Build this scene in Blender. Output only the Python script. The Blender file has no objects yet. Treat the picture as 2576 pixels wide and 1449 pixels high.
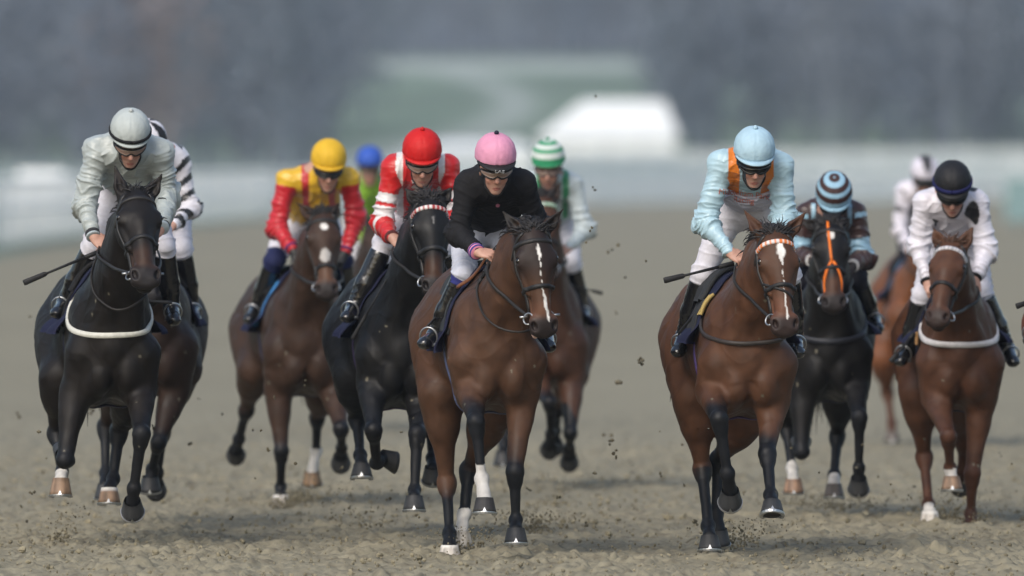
import bpy, math, random
import numpy as np
from mathutils import Vector, Matrix, noise as mnoise
R = math.radians
rnd = random.Random(7)
scene = bpy.context.scene
COL = scene.collection
# ------------------------------------------------------------------ camera, sky, sun, exposure
F = 22970.0          # focal length in units of a 2576 px wide picture
HZ = 480.0           # picture row of the horizon
CAMH = 2.0
cam_d = bpy.data.cameras.new('camera')
cam = bpy.data.objects.new('camera', cam_d); COL.objects.link(cam)
cam.location = (0, 0, CAMH); cam.rotation_euler = (R(90), 0, 0)
cam_d.sensor_width = 36; cam_d.lens = 36 * F / 2576
cam_d.shift_y = -(724.5 - HZ) / 2576
cam_d.clip_start = 1; cam_d.clip_end = 8000
cam_d.dof.use_dof = True; cam_d.dof.focus_distance = 49.9
cam_d.dof.aperture_fstop = cam_d.lens / 1000 / 0.15
cam_d.dof.aperture_fstop *= 1.0
scene.camera = cam
SUN_EL, SUN_ROT = 40, 205
world = bpy.data.worlds.new('World'); scene.world = world; world.use_nodes = True
wn = world.node_tree
bg = wn.nodes['Background']
sky = wn.nodes.new('ShaderNodeTexSky'); sky.sky_type = 'NISHITA'; sky.sun_disc = False
sky.sun_elevation = R(SUN_EL); sky.sun_rotation = R(SUN_ROT)
sky.air_density = 1.2; sky.dust_density = 2.5; sky.ozone_density = 1.0
wn.links.new(sky.outputs[0], bg.inputs[0]); bg.inputs[1].default_value = 0.118
sun_d = bpy.data.lights.new('sun', 'SUN'); sun = bpy.data.objects.new('sun', sun_d); COL.objects.link(sun)
sun_d.energy = 1.5; sun_d.angle = R(28); sun_d.color = (1, .95, .88)
sun.location = (0, 0, 60)
sd = Vector((math.sin(R(SUN_ROT)) * math.cos(R(SUN_EL)), math.cos(R(SUN_ROT)) * math.cos(R(SUN_EL)), math.sin(R(SUN_EL))))
sun.rotation_euler = sd.to_track_quat('Z', 'Y').to_euler()
scene.view_settings.view_transform = 'Standard'; scene.view_settings.look = 'None'
scene.view_settings.exposure = 0.6; scene.view_settings.gamma = 1.0; scene.view_settings.use_curve_mapping = False
scene.render.engine = 'CYCLES'
scene.cycles.use_denoising = True

# ------------------------------------------------------------------ helpers
def lin(h):
    h = h.lstrip('#'); c = [int(h[i:i + 2], 16) / 255 for i in (0, 2, 4)]
    return tuple((x / 12.92 if x <= .04045 else ((x + .055) / 1.055) ** 2.4) for x in c)
def A3(*a): return np.array(a, dtype=np.float64)
def P(px, py, y):
    """the point at depth y that lies on the sight line of picture point (px, py)"""
    return A3((px - 1288) * y / F, y, CAMH - (py - HZ) * y / F)
def unit(v):
    v = np.asarray(v, float); return v / (np.linalg.norm(v) + 1e-12)
def lerp(a, b, t): return a + (b - a) * t
def sstep(x, a, b):
    t = np.clip((x - a) / (b - a), 0, 1); return t * t * (3 - 2 * t)
def wob(p, f, seed=0.):
    """cheap smooth noise, about -1..1"""
    x, y, z = p[:, 0] * f + seed, p[:, 1] * f + seed * 1.7, p[:, 2] * f - seed
    return (np.sin(x + 1.3 * np.sin(y * 1.1 + .5)) + np.sin(y * 1.3 + 1.7 * np.sin(z * .9)) + np.sin(z * 1.2 + 1.5 * np.sin(x * .8 + 2))) / 3
def pnoise2(x, y, seed=0):
    """2D gradient noise on arrays"""
    rs = np.random.RandomState(seed); perm = rs.permutation(4096); g = rs.uniform(0, 2 * np.pi, 4096)
    xi, yi = np.floor(x).astype(int), np.floor(y).astype(int); xf, yf = x - xi, y - yi
    def gr(i, j, dx, dy):
        a = g[perm[(perm[i & 4095] + j) & 4095]]; return np.cos(a) * dx + np.sin(a) * dy
    u, v = xf**3 * (xf * (xf * 6 - 15) + 10), yf**3 * (yf * (yf * 6 - 15) + 10)
    a = lerp(gr(xi, yi, xf, yf), gr(xi + 1, yi, xf - 1, yf), u); b = lerp(gr(xi, yi + 1, xf, yf - 1), gr(xi + 1, yi + 1, xf - 1, yf - 1), u)
    return lerp(a, b, v) * 1.4

def mk_mesh(name, V, faces, mat, parent=None, smooth=True, cols=None, origin=None):
    """V (N,3) in world space; faces: int array (M,4)/(M,3) or list of tuples -> one linked mesh object"""
    o0 = np.zeros(3)
    if parent is not None:
        q = parent
        while q is not None: o0 = o0 + np.array(q.location); q = q.parent
    elif origin is not None: o0 = np.asarray(origin, float)
    V = np.asarray(V, float) - o0
    me = bpy.data.meshes.new(name)
    if isinstance(faces, np.ndarray) and len(faces):
        k = faces.shape[1]
        me.vertices.add(len(V)); me.vertices.foreach_set('co', V.astype(np.float32).ravel())
        me.loops.add(faces.size); me.loops.foreach_set('vertex_index', faces.astype(np.int32).ravel())
        me.polygons.add(len(faces)); me.polygons.foreach_set('loop_start', np.arange(0, faces.size, k, dtype=np.int32))
        me.update(calc_edges=True)
    else:
        me.from_pydata(V.tolist(), [], [tuple(int(i) for i in f) for f in faces])
    me.validate()
    if smooth: me.polygons.foreach_set('use_smooth', np.ones(len(me.polygons), bool))
    if cols is not None:
        at = me.color_attributes.new('col', 'FLOAT_COLOR', 'POINT')
        c4 = np.ones((len(V), 4), np.float32); c4[:, :3] = cols; at.data.foreach_set('color', c4.ravel())
    for m in (mat if isinstance(mat, (list, tuple)) else [mat]): me.materials.append(m)
    o = bpy.data.objects.new(name, me); COL.objects.link(o)
    if parent is not None: o.parent = parent
    elif origin is not None: o.location = o0
    return o
def thing(name, loc, label, cat, group=None):
    o = bpy.data.objects.new(name, None); COL.objects.link(o); o.location = loc; o.empty_display_size = .2
    return tag(o, label, cat, group)
def tag(o, label=None, cat=None, group=None, kind=None):
    if label: o['label'] = label
    if cat: o['category'] = cat
    if group: o['group'] = group
    if kind: o['kind'] = kind
    return o

class MB:
    """collects vertices and faces of one mesh"""
    def __init__(s): s.v, s.f, s.c = [], [], []
    def add(s, V, Fc, c=None):
        b = len(s.v); s.v += [tuple(map(float, p)) for p in V]; s.f += [tuple(int(i) + b for i in f) for f in Fc]
        if c is not None: s.c += [tuple(c)] * len(V) if np.ndim(c) == 1 else [tuple(q) for q in c]
    def box(s, lo, hi, c=None):
        x0, y0, z0 = lo; x1, y1, z1 = hi
        s.add([(x0, y0, z0), (x1, y0, z0), (x1, y1, z0), (x0, y1, z0), (x0, y0, z1), (x1, y0, z1), (x1, y1, z1), (x0, y1, z1)],
              [(0, 3, 2, 1), (4, 5, 6, 7), (0, 1, 5, 4), (1, 2, 6, 5), (2, 3, 7, 6), (3, 0, 4, 7)], c)
    def tube(s, pts, rad, n=8, c=None, flat=None):
        """round tube along pts; rad number or list; flat=(axis, factor) squeezes the section"""
        pts = [np.asarray(p, float) for p in pts]; m = len(pts)
        rad = [rad] * m if np.isscalar(rad) else list(rad)
        up = None; V = []
        for i, p in enumerate(pts):
            t = unit(pts[min(i + 1, m - 1)] - pts[max(i - 1, 0)])
            if up is None: up = unit(np.cross(t, A3(0.3, 0.2, 1) if abs(t[2]) < .9 else A3(1, .2, 0)))
            up = unit(up - t * np.dot(up, t)); w = np.cross(t, up)
            for k in range(n):
                a = 2 * math.pi * k / n
                q = (math.cos(a) * up + math.sin(a) * w) * rad[i]
                if flat is not None:
                    e, f = flat; q = q - e * np.dot(q, e) * (1 - f)
                V.append(p + q)
        Fc = [(i * n + k, i * n + (k + 1) % n, (i + 1) * n + (k + 1) % n, (i + 1) * n + k) for i in range(m - 1) for k in range(n)]
        Fc += [tuple(reversed(range(n))), tuple(range((m - 1) * n, m * n))]
        s.add(V, Fc, c)
    def ribbon(s, pts, nor, width, th, c=None, cfun=None):
        """flat strap: pts centre line, nor outward normals, width across, th thickness"""
        pts = [np.asarray(p, float) for p in pts]; m = len(pts); V = []; cc = []
        W = [width] * m if np.isscalar(width) else width
        for i, p in enumerate(pts):
            t = unit(pts[min(i + 1, m - 1)] - pts[max(i - 1, 0)]); n = unit(nor[i] - t * np.dot(nor[i], t)); w = np.cross(t, n) * W[i] / 2
            V += [p - w, p - w * .8 + n * th, p + w * .8 + n * th, p + w, p + w - n * th * .5, p - w - n * th * .5]
            if cfun: cc += [cfun(i, m)] * 6
        k = 6
        Fc = [(i * k + a, (i + 1) * k + a, (i + 1) * k + (a + 1) % k, i * k + (a + 1) % k) for i in range(m - 1) for a in range(k)]
        Fc += [tuple(range(k)), tuple(reversed(range((m - 1) * k, m * k)))]
        s.add(V, Fc, cc if cfun else c)
    def build(s, name, mat, parent=None, smooth=True, origin=None):
        return mk_mesh(name, np.array(s.v), s.f, mat, parent, smooth, np.array(s.c) if s.c else None, origin)
def spline(pts, n):
    """smooth curve through pts"""
    pts = [np.asarray(p, float) for p in pts]; q = [2 * pts[0] - pts[1]] + pts + [2 * pts[-1] - pts[-2]]; out = []
    m = len(pts) - 1
    for i in range(n):
        u = i / (n - 1) * m; k = min(int(u), m - 1); t = u - k
        a, b, c, d = q[k:k + 4]
        out.append(.5 * ((2 * b) + (c - a) * t + (2 * a - 5 * b + 4 * c - d) * t * t + (3 * b - a - 3 * c + d) * t**3))
    return out
def vnormals(V, Q):
    n = np.cross(V[Q[:, 2]] - V[Q[:, 0]], V[Q[:, 3]] - V[Q[:, 1]]); N = np.zeros_like(V)
    for k in range(4): np.add.at(N, Q[:, k], n)
    return N / (np.linalg.norm(N, axis=1, keepdims=True) + 1e-12)

# ------------------------------------------------------------------ smooth solid modelling (distance fields -> one closed mesh)
class Field:
    def __init__(s): s.p = []
    def _add(s, fn, lo, hi, k, op): s.p.append((fn, np.asarray(lo) - k * 1.3 - .012, np.asarray(hi) + k * 1.3 + .012, k, op)); return s
    def cone(s, a, b, ra, rb, k=.04, op=1, flat=None):
        a = np.asarray(a, float); b = np.asarray(b, float); ab = b - a; L2 = max(float(ab @ ab), 1e-9)
        wmax = 1.; e = None
        if flat is not None: e, w = unit(flat[0]), flat[1]; wmax = max(1., w)
        def fn(p):
            q = p - a; t = np.clip(q @ ab / L2, 0, 1); v = q - t[:, None] * ab
            if e is not None:
                ve = v @ e; v = v + np.outer(ve * (1 / w - 1), e)
                return (np.sqrt(np.einsum('ij,ij->i', v, v)) - (ra + (rb - ra) * t)) * min(1., (1 + w) / 2)
            return np.sqrt(np.einsum('ij,ij->i', v, v)) - (ra + (rb - ra) * t)
        r = max(ra, rb) * wmax
        return s._add(fn, np.minimum(a, b) - r, np.maximum(a, b) + r, k, op)
    def ell(s, c, r, k=.04, op=1, axes=None):
        c = np.asarray(c, float); r = np.asarray(r, float); M = None if axes is None else np.array([unit(x) for x in axes])
        def fn(p):
            q = p - c
            if M is not None: q = q @ M.T
            a = np.sqrt(((q / r)**2).sum(1)); b = np.sqrt(((q / r**2)**2).sum(1)) + 1e-9
            return a * (a - 1) / b
        h = r if M is None else np.sqrt(((M.T * r)**2).sum(1))
        return s._add(fn, c - h, c + h, k, op)
    def sub(s, lo, hi): return [q for q in s.p if np.all(q[1] <= hi) and np.all(q[2] >= lo)]
    @staticmethod
    def run(pr, p):
        d = np.full(len(p), 9.)
        for fn, lo, hi, k, op in pr:
            e = fn(p)
            if op > 0:
                h = np.clip(.5 + .5 * (e - d) / k, 0, 1); d = e * (1 - h) + d * h - k * h * (1 - h)
            else:
                e = -e; h = np.clip(.5 - .5 * (e - d) / k, 0, 1); d = e * (1 - h) + d * h + k * h * (1 - h)
        return d
    def at(s, p):
        p = np.atleast_2d(p); return s.run(s.sub(p.min(0) - .05, p.max(0) + .05) or s.p, p)
    def trace(s, o, d, far=1.2):
        """distance-march many rays (origins o, directions d) to the surface -> points, normals"""
        o = np.atleast_2d(np.asarray(o, float)); d = np.atleast_2d(np.asarray(d, float)); d = d / np.linalg.norm(d, axis=1, keepdims=True); t = np.zeros(len(o))
        pr = s.sub(np.minimum(o, o + d * far).min(0), np.maximum(o, o + d * far).max(0))
        for _ in range(45):
            e = s.run(pr, o + d * t[:, None]); t = np.minimum(t + np.where(e > .001, e * .85, 0), far)
        p = o + d * t[:, None]; h = .006
        n = np.stack([s.run(pr, p + np.eye(3)[i] * h) - s.run(pr, p - np.eye(3)[i] * h) for i in range(3)], 1)
        return p, n / (np.linalg.norm(n, axis=1, keepdims=True) + 1e-9)
    def mesh(s, h):
        lo = np.min([q[1] for q in s.p if q[4] > 0], 0); hi = np.max([q[2] for q in s.p if q[4] > 0], 0); B = 18
        nb = np.ceil((hi - lo) / (h * B)).astype(int); dims = nb * B + 3; rad = B * h * .87
        ax = np.arange(B + 1); gi = np.stack(np.meshgrid(ax, ax, ax, indexing='ij'), -1).reshape(-1, 3)
        ids, pos, quads = [], [], []
        gid = lambda c: (c[..., 0] * dims[1] + c[..., 1]) * dims[2] + c[..., 2]
        crn = np.array([(i, j, k) for i in (0, 1) for j in (0, 1) for k in (0, 1)])
        edges = [(a, b) for a in range(8) for b in range(a + 1, 8) if np.abs(crn[a] - crn[b]).sum() == 1]
        for bx in range(nb[0]):
            for by in range(nb[1]):
                for bz in range(nb[2]):
                    b0 = np.array([bx, by, bz]) * B; l = lo + b0 * h; pr = s.sub(l - h, l + (B + 1) * h)
                    if not any(q[4] > 0 for q in pr): continue
                    c = s.run(pr, (l + B * h / 2)[None])[0]
                    if c < -rad * 1.9: continue
                    v = s.run(pr, l + gi * h).reshape(B + 1, B + 1, B + 1); neg = v < 0
                    if neg.all() or not neg.any(): continue
                    cv = np.stack([v[a:B + a, b:B + b, d:B + d] for a, b, d in crn], -1); cn = cv < 0
                    mix = cn.any(-1) & ~cn.all(-1); cells = np.argwhere(mix); val = cv[mix]; sg = cn[mix]
                    acc = np.zeros((len(cells), 3)); cnt = np.zeros(len(cells))
                    for a, b in edges:
                        m = sg[:, a] != sg[:, b]; va, vb = val[m, a], val[m, b]; t = va / (va - vb)
                        acc[m] += crn[a] + t[:, None] * (crn[b] - crn[a]); cnt[m] += 1
                    ids.append(gid(cells + b0 + 1)); pos.append(lo + (cells + b0 + acc / cnt[:, None]) * h)
                    for d in range(3):
                        e1, e2 = (d + 1) % 3, (d + 2) % 3
                        sl0 = [slice(0, B)] * 3; sl1 = [slice(0, B)] * 3; sl1[d] = slice(1, B + 1)
                        n0, n1 = neg[tuple(sl0)], neg[tuple(sl1)]
                        for flag in (True, False):
                            ed = np.argwhere((n0 != n1) & (n0 == flag)) + b0 + 1
                            if not len(ed): continue
                            u1 = np.zeros(3, int); u1[e1] = 1; u2 = np.zeros(3, int); u2[e2] = 1
                            q = np.stack([gid(ed - u1 - u2), gid(ed - u2), gid(ed), gid(ed - u1)], 1)
                            quads.append(q if flag else q[:, ::-1])
        ids = np.concatenate(ids); pos = np.concatenate(pos); quads = np.concatenate(quads)
        o = np.argsort(ids); ids, pos = ids[o], pos[o]; ix = np.searchsorted(ids, quads); ix = np.clip(ix, 0, len(ids) - 1)
        return pos, ix[(ids[ix] == quads).all(1)]
def seg(p, a, b):
    ab = b - a; t = np.clip((p - a) @ ab / max(ab @ ab, 1e-9), 0, 1); return np.linalg.norm(p - a - t[:, None] * ab, axis=1), t

# ------------------------------------------------------------------ materials
def nodes_of(m):
    m.use_nodes = True; return m.node_tree, m.node_tree.nodes['Principled BSDF']
def attr_mat(name, rough=.5, spec=.5, bump=0., bscale=60., var=.0, vscale=12., metallic=0., sheen=0., coat=0., stretch=(1, 1, 1), rvar=0.):
    m = bpy.data.materials.new(name); nt, b = nodes_of(m); N, L = nt.nodes, nt.links
    at = N.new('ShaderNodeAttribute'); at.attribute_name = 'col'; src = at.outputs['Color']
    tc = N.new('ShaderNodeTexCoord'); mp = N.new('ShaderNodeMapping'); mp.inputs['Scale'].default_value = stretch
    L.new(tc.outputs['Object'], mp.inputs[0])
    if var:
        n = N.new('ShaderNodeTexNoise'); n.inputs['Scale'].default_value = vscale; n.inputs['Detail'].default_value = 6; L.new(mp.outputs[0], n.inputs['Vector'])
        r = N.new('ShaderNodeMapRange'); r.inputs[1].default_value = .3; r.inputs[2].default_value = .7; r.inputs[3].default_value = 1 - var; r.inputs[4].default_value = 1 + var
        L.new(n.outputs[0], r.inputs[0]); mx = N.new('ShaderNodeVectorMath'); mx.operation = 'SCALE'; L.new(src, mx.inputs[0]); L.new(r.outputs[0], mx.inputs['Scale']); src = mx.outputs[0]
        if rvar:
            r2 = N.new('ShaderNodeMapRange'); r2.inputs[1].default_value = .35; r2.inputs[2].default_value = .65; r2.inputs[3].default_value = rough - rvar; r2.inputs[4].default_value = rough + rvar
            L.new(n.outputs[0], r2.inputs[0]); L.new(r2.outputs[0], b.inputs['Roughness'])
    L.new(src, b.inputs['Base Color'])
    if not rvar: b.inputs['Roughness'].default_value = rough
    b.inputs['Specular IOR Level'].default_value = spec; b.inputs['Metallic'].default_value = metallic
    b.inputs['Sheen Weight'].default_value = sheen; b.inputs['Coat Weight'].default_value = coat
    if bump:
        n = N.new('ShaderNodeTexNoise'); n.inputs['Scale'].default_value = bscale; n.inputs['Detail'].default_value = 5; L.new(mp.outputs[0], n.inputs['Vector'])
        bp = N.new('ShaderNodeBump'); bp.inputs['Strength'].default_value = bump; bp.inputs['Distance'].default_value = .01
        L.new(n.outputs[0], bp.inputs['Height']); L.new(bp.outputs[0], b.inputs['Normal'])
    return m
def flat_mat(name, col, rough=.5, spec=.5, metallic=0., var=.12, vscale=25., bump=.15, bscale=80., coat=0.):
    m = bpy.data.materials.new(name); nt, b = nodes_of(m); N, L = nt.nodes, nt.links
    n = N.new('ShaderNodeTexNoise'); n.inputs['Scale'].default_value = vscale; n.inputs['Detail'].default_value = 5
    tc = N.new('ShaderNodeTexCoord'); L.new(tc.outputs['Object'], n.inputs['Vector'])
    r = N.new('ShaderNodeMix'); r.data_type = 'RGBA'; r.inputs[6].default_value = (*[c * (1 - var) for c in col], 1); r.inputs[7].default_value = (*[min(1, c * (1 + var)) for c in col], 1)
    L.new(n.outputs[0], r.inputs[0]); L.new(r.outputs[2], b.inputs['Base Color'])
    b.inputs['Roughness'].default_value = rough; b.inputs['Specular IOR Level'].default_value = spec; b.inputs['Metallic'].default_value = metallic; b.inputs['Coat Weight'].default_value = coat
    if bump:
        n2 = N.new('ShaderNodeTexNoise'); n2.inputs['Scale'].default_value = bscale; L.new(tc.outputs['Object'], n2.inputs['Vector'])
        bp = N.new('ShaderNodeBump'); bp.inputs['Strength'].default_value = bump; bp.inputs['Distance'].default_value = .01
        L.new(n2.outputs[0], bp.inputs['Height']); L.new(bp.outputs[0], b.inputs['Normal'])
    return m
M = {}
M['coat'] = attr_mat('horse_coat', .54, .26, .14, 320, .26, 13, sheen=.0, rvar=.10)
M['hair'] = attr_mat('mane_hair', .55, .4, .1, 200, .2, 40)
M['hoof'] = attr_mat('hoof_horn', .55, .4, .25, 90, .2, 30, stretch=(1, 1, .2))
M['eye'] = flat_mat('horse_eye', (.006, .004, .003), .06, .8, bump=0)
M['steel'] = flat_mat('bright_steel', (.45, .46, .47), .36, .5, 1., bump=.05)
M['leather'] = flat_mat('dark_leather', (.012, .011, .011), .5, .5)
M['strap'] = attr_mat('strap', .55, .4, .2, 120, .12, 40)
M['silk'] = attr_mat('racing_silk', .36, .45, .3, 22, .05, 20, sheen=.15, stretch=(1, 1, 2.2))
M['skin'] = attr_mat('skin', .5, .4, .1, 150, .08, 60)
M['boot'] = flat_mat('boot_leather', (.008, .008, .009), .22, .6, bump=.25, bscale=35, coat=.25)
M['cloth'] = attr_mat('cloth', .8, .22, .2, 70, .1, 30)
M['shell'] = attr_mat('cap_cover', .62, .3, .35, 45, .07, 20)
M['lens'] = flat_mat('dark_goggle_lens', (.006, .006, .008), .08, .7, bump=0)
M['clear'] = flat_mat('skin_tint_goggle_lens', (.23, .155, .125), .1, .7, bump=0)  # opaque; the face seen through clear goggles is painted into the lens colour
M['rubber'] = flat_mat('black_rubber', (.012, .012, .013), .6, .3)

# ------------------------------------------------------------------ a galloping racehorse
BLACK = A3(.0052, .006, .0082); WHITE = A3(.62, .60, .57)
def horse(sp):
    D = sp['D']; cx, hx = sp['cx'], sp['hx']; dz = sp.get('dz', 0.); fine = sp.get('h', .008)
    X0 = (cx - 1288) * D / F; dirx = ((hx - 1288) * (D + 1.2) / F - X0) / 1.2; sl = sp.get('slope', 0.); k_ = sp.get('size', 1.)
    T = lambda u, v, w: A3(X0 + u * k_ + dirx * v * k_, D + v * k_, w * k_ + dz + sl * v)
    Q = lambda q: P(q[0], q[1], D + q[2])
    root = thing('racehorse', (X0, D + .5, 0), sp['label'], 'horse', 'racehorses galloping up the track')
    f = Field(); wid = sp.get('wide', 1.)
    # trunk
    f.ell(T(0, .42, 1.17), A3(.226 * wid, .56, .36) * k_, .05); f.ell(T(0, .88, 1.17), A3(.240 * wid, .5, .29) * k_, .08)
    f.ell(T(0, .05, 1.14), A3(.185 * wid, .26, .27) * k_, .08)
    f.cone(T(0, .28, 1.50), T(0, .62, 1.45), .075, .10, .10); f.cone(T(0, .62, 1.40), T(0, 1.0, 1.44), .13, .14, .1)
    f.ell(T(0, 1.06, 1.33), A3(.22, .36, .25) * k_, .1); f.cone(T(0, 1.2, 1.44), T(0, 1.40, 1.38), .11, .045, .06)
    for s in (-1, 1):
        f.ell(T(s * .130, 1.10, 1.19), A3(.126, .27, .31) * k_, .07); f.ell(T(s * .10, 1.27, 1.17), A3(.10, .13, .20) * k_, .06)
        f.ell(T(s * .134 * wid, .13, 1.15), A3(.082, .19, .30) * k_, .09, axes=[(1, 0, 0), (0, .93, .37), (0, -.37, .93)])
        f.ell(T(s * .165 * wid, -.05, 1.08), A3(.06, .09, .11) * k_, .06)
        f.ell(T(s * .076, -.10, .985), A3(.078, .09, .125) * k_, .024)
        f.cone(T(s * .12, .0, .9), T(s * .09, .3, .86), .09, .08, .08)
    # neck
    P0, P1 = Q((*sp['poll'], sp.get('pollv', -.52))), None
    hl = .585 * sp.get('hsize', 1.) * k_; sc = D / F
    mz = A3((sp['muz'][0] - sp['poll'][0]) * sc, 0, -(sp['muz'][1] - sp['poll'][1]) * sc); flat = np.linalg.norm(mz)
    dy = -math.sqrt(max(hl * hl - flat * flat, .01)); a = unit(mz + A3(0, dy, 0))
    hs = sp.get('hsize', 1.) * k_
    yaw = R(sp.get('hyaw', 0.)); n0 = unit(A3(0, -1, 0) - a * (-a[1])); b0 = np.cross(n0, a)  # b0 ~ image right? checked below
    if b0[0] < 0: b0 = -b0
    nn = unit(n0 * math.cos(yaw) + b0 * math.sin(yaw)); ss = unit(b0 * math.cos(yaw) - n0 * math.sin(yaw))
    hw = sp.get('headw', 1.12)
    H = lambda x, y, z: P0 + (ss * x * hw + a * y + nn * z) * hs
    HA = [ss, a, nn]
    thr = H(0, .13, -.10); nw = sp.get('neckw', 1.)
    base = T(0, .22, 1.44); crest = lerp(base, P0, .55) + A3(0, 0, .05)
    f.cone(base, crest, .10 * nw, .075 * nw, .08); f.cone(crest, H(0, .05, -.06), .078 * nw, .07, .06)
    m1 = lerp(T(0, .04, 1.26), thr, .5)
    f.cone(T(0, .06, 1.28), m1, .172 * nw, .112 * nw, .09); f.cone(m1, H(0, .10, -.08), .112 * nw, .085, .07)
    m2 = lerp(base, T(0, -.05, 1.2), .5); f.cone(m2, lerp(crest, m1, .5), .155 * nw, .098 * nw, .08); f.cone(lerp(crest, m1, .5), H(0, .08, -.07), .098 * nw, .08, .06)
    for s in (-1, 1): f.cone(T(s * .10, -.08, 1.16), lerp(T(s * .06, .0, 1.2), thr, .6), .075, .05, .05)
    # head
    E = lambda x, y, z, r, k=.025, op=1: f.ell(H(x, y, z), A3(r[0] * hw, r[1], r[2]) * hs, k, op, HA)
    E(0, .09, -.005, (.072, .12, .075), .04); E(0, .175, .03, (.08, .125, .055), .035); E(0, .22, -.03, (.072, .16, .07), .04)
    f.cone(H(0, .2, .03), H(0, .50, .012), .064 * hs, .046 * hs, .035, flat=(nn, .8))
    f.cone(H(0, .24, .05), H(0, .46, .034), .036 * hs, .024 * hs, .03)
    for s in (-1, 1):
        E(s * .072, .185, .03, (.030, .045, .030), .022)
        f.cone(H(s * .074, .215, .0), H(s * .05, .36, .0), .020 * hs, .014 * hs, .02)
        E(s * .048, .17, -.075, (.042, .12, .085), .035)
        f.cone(H(s * .036, .25, -.07), H(s * .022, .50, -.05), .036 * hs, .026 * hs, .035)
        E(s * .040, .525, .018, (.028, .042, .026), .016); E(s * .034, .565, .0, (.03, .03, .034), .018)
    E(0, .53, -.005, (.052, .065, .05), .03); E(0, .565, -.052, (.036, .032, .024), .018); E(0, .59, -.005, (.036, .02, .026), .015)
    for s in (-1, 1):
        f.ell(H(s * .047, .548, .036), A3(.013, .026, .022) * hs, .01, -1, [unit(ss + s * .25 * a), unit(a - s * .25 * ss), nn])
        f.ell(H(s * .098, .185, .036), A3(.016, .022, .014) * hs, .012, -1, HA)
    f.ell(H(0, .585, -.036), A3(.05, .034, .005) * hs, .006, -1, HA)
    # ears
    for s, e in zip((-1, 1), sp['ears']):
        b = H(s * .052, .025, -.005); t = Q((e[0], e[1], sp.get('pollv', -.52) + (e[2] if len(e) > 2 else 0.)))
        d = unit(t - b); L = np.linalg.norm(t - b); out = unit(np.cross(d, nn)); op = unit(nn - d * (nn @ d) + ss * s * sp.get('earout', .35))
        mid = b + d * L * .38
        f.cone(b, mid, .036, .037, .03, flat=(op, .8)); f.cone(mid, b + d * L * .97, .037, .006, .015, flat=(op, .7))
        f.cone(b + d * L * .28 + op * .028, b + d * L * .8 + op * .013, .022, .008, .012, -1)
    # legs
    segs = []
    for nm in ('FL', 'FR', 'HL', 'HR'):
        if nm not in sp: continue
        s = -1 if nm[1] == 'L' else 1; q = sp[nm]; J = [Q(x) for x in q['j']]; lw = sp.get('legw', .95) * k_
        if nm[0] == 'F':
            el, kn, fe, ho = J; f.cone(T(s * .165 * wid, -.03, 1.08), el, .105 * k_, .083 * lw, .07); f.cone(el, kn, .084 * lw, .044 * lw, .05)
            d = unit(kn - el); bk = unit(A3(0, 1, 0) - d * d[1]); f.ell(lerp(el, kn, .25), A3(.072, .07, .14) * lw, .04, 1, [unit(np.cross(bk, d)), bk, d])
        else:
            el, kn, fe, ho = J; hp = T(s * .15, 1.12, 1.2); f.cone(hp, el, .18 * k_, .105 * lw, .12); f.cone(T(s * .17, 1.0, 1.16), lerp(el, kn, .35), .10 * k_, .082 * lw, .12); f.cone(el, kn, .098 * lw, .040 * lw, .07)
            d = unit(kn - el); f.ell(lerp(el, kn, .22) + A3(0, .03, 0), A3(.064, .075, .17) * lw, .07, 1, [unit(np.cross(A3(0, 1, 0), d)), unit(A3(0, 1, 0) - d * d[1]), d])
        c = unit(fe - kn); fl = q.get('fold'); bk = unit(A3(0, 1, 0.02) - c * c[1]) if fl is None else unit(A3(*fl)); sd_ = unit(np.cross(bk, c))
        ax = [sd_, bk, c]
        f.ell(kn - bk * .004, A3(.055, .053, .060) * lw, .016, 1, ax); f.ell(kn + c * .05, A3(.043, .042, .04) * lw, .02, 1, ax)
        if nm[0] == 'H': f.ell(kn + c * .005, A3(.055, .064, .078) * lw, .014, 1, ax)
        if nm[0] == 'H': f.cone(kn - c * .075 + bk * .05, kn + c * .06 + bk * .028, .024 * lw, .022 * lw, .03)
        else: f.ell(kn + bk * .03 + c * .02, A3(.03, .03, .04) * lw, .02, 1, ax)
        w = .030 if nm[0] == 'F' else .031
        f.cone(kn + c * .05, fe - c * .04, .035 * lw, w * .93 * lw, .025); f.cone(kn + bk * .03 + c * .06, fe + bk * .024 - c * .02, .019 * lw, .021 * lw, .012)
        f.ell(fe + bk * .006, A3(.044, .045, .044) * lw, .014, 1, ax); f.ell(fe + bk * .034 + c * .012, A3(.026, .022, .026) * lw, .02, 1, ax)
        f.cone(fe + unit(ho - fe) * .03, ho, .034 * lw, .042 * lw, .022)
        segs.append((nm, el, kn, fe, ho, q))
    V, Qd = f.mesh(fine)
    # muscle bellies, creases and a few raised veins
    Nn = vnormals(V, Qd); hd = (np.linalg.norm(V - H(0, .3, 0), axis=1) < .36 * hs); q0 = np.stack([V[:, 0] * 1.25, V[:, 1], V[:, 2] * .8 + .35 * V[:, 1]], 1)
    r1, r2, r3 = wob(q0, 11, D * 3), wob(q0, 23, D + 1), wob(V, 17, D + 7); low = sstep(V[:, 2], .55, .85)
    mus = (.005 * r1 + .0025 * (1 - np.abs(r2))**3 - .006 * (1 - np.abs(wob(q0, 8.5, D + 4)))**5 + .0022 * (1 - np.abs(r3))**14) * np.where(hd, .22, 1) * (.42 + .58 * low)
    V = V + Nn * mus[:, None]
    # coat colours
    N = len(V); base_c = A3(*sp['coat']); C = np.tile(base_c, (N, 1)); w1 = wob(V, 7, sp['D']); w2 = wob(V, 31, 3.)
    C *= (1 + .14 * w1 + .05 * w2)[:, None]
    pale = sstep(V[:, 2], 1.05, .7)[:, None] * .0
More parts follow.
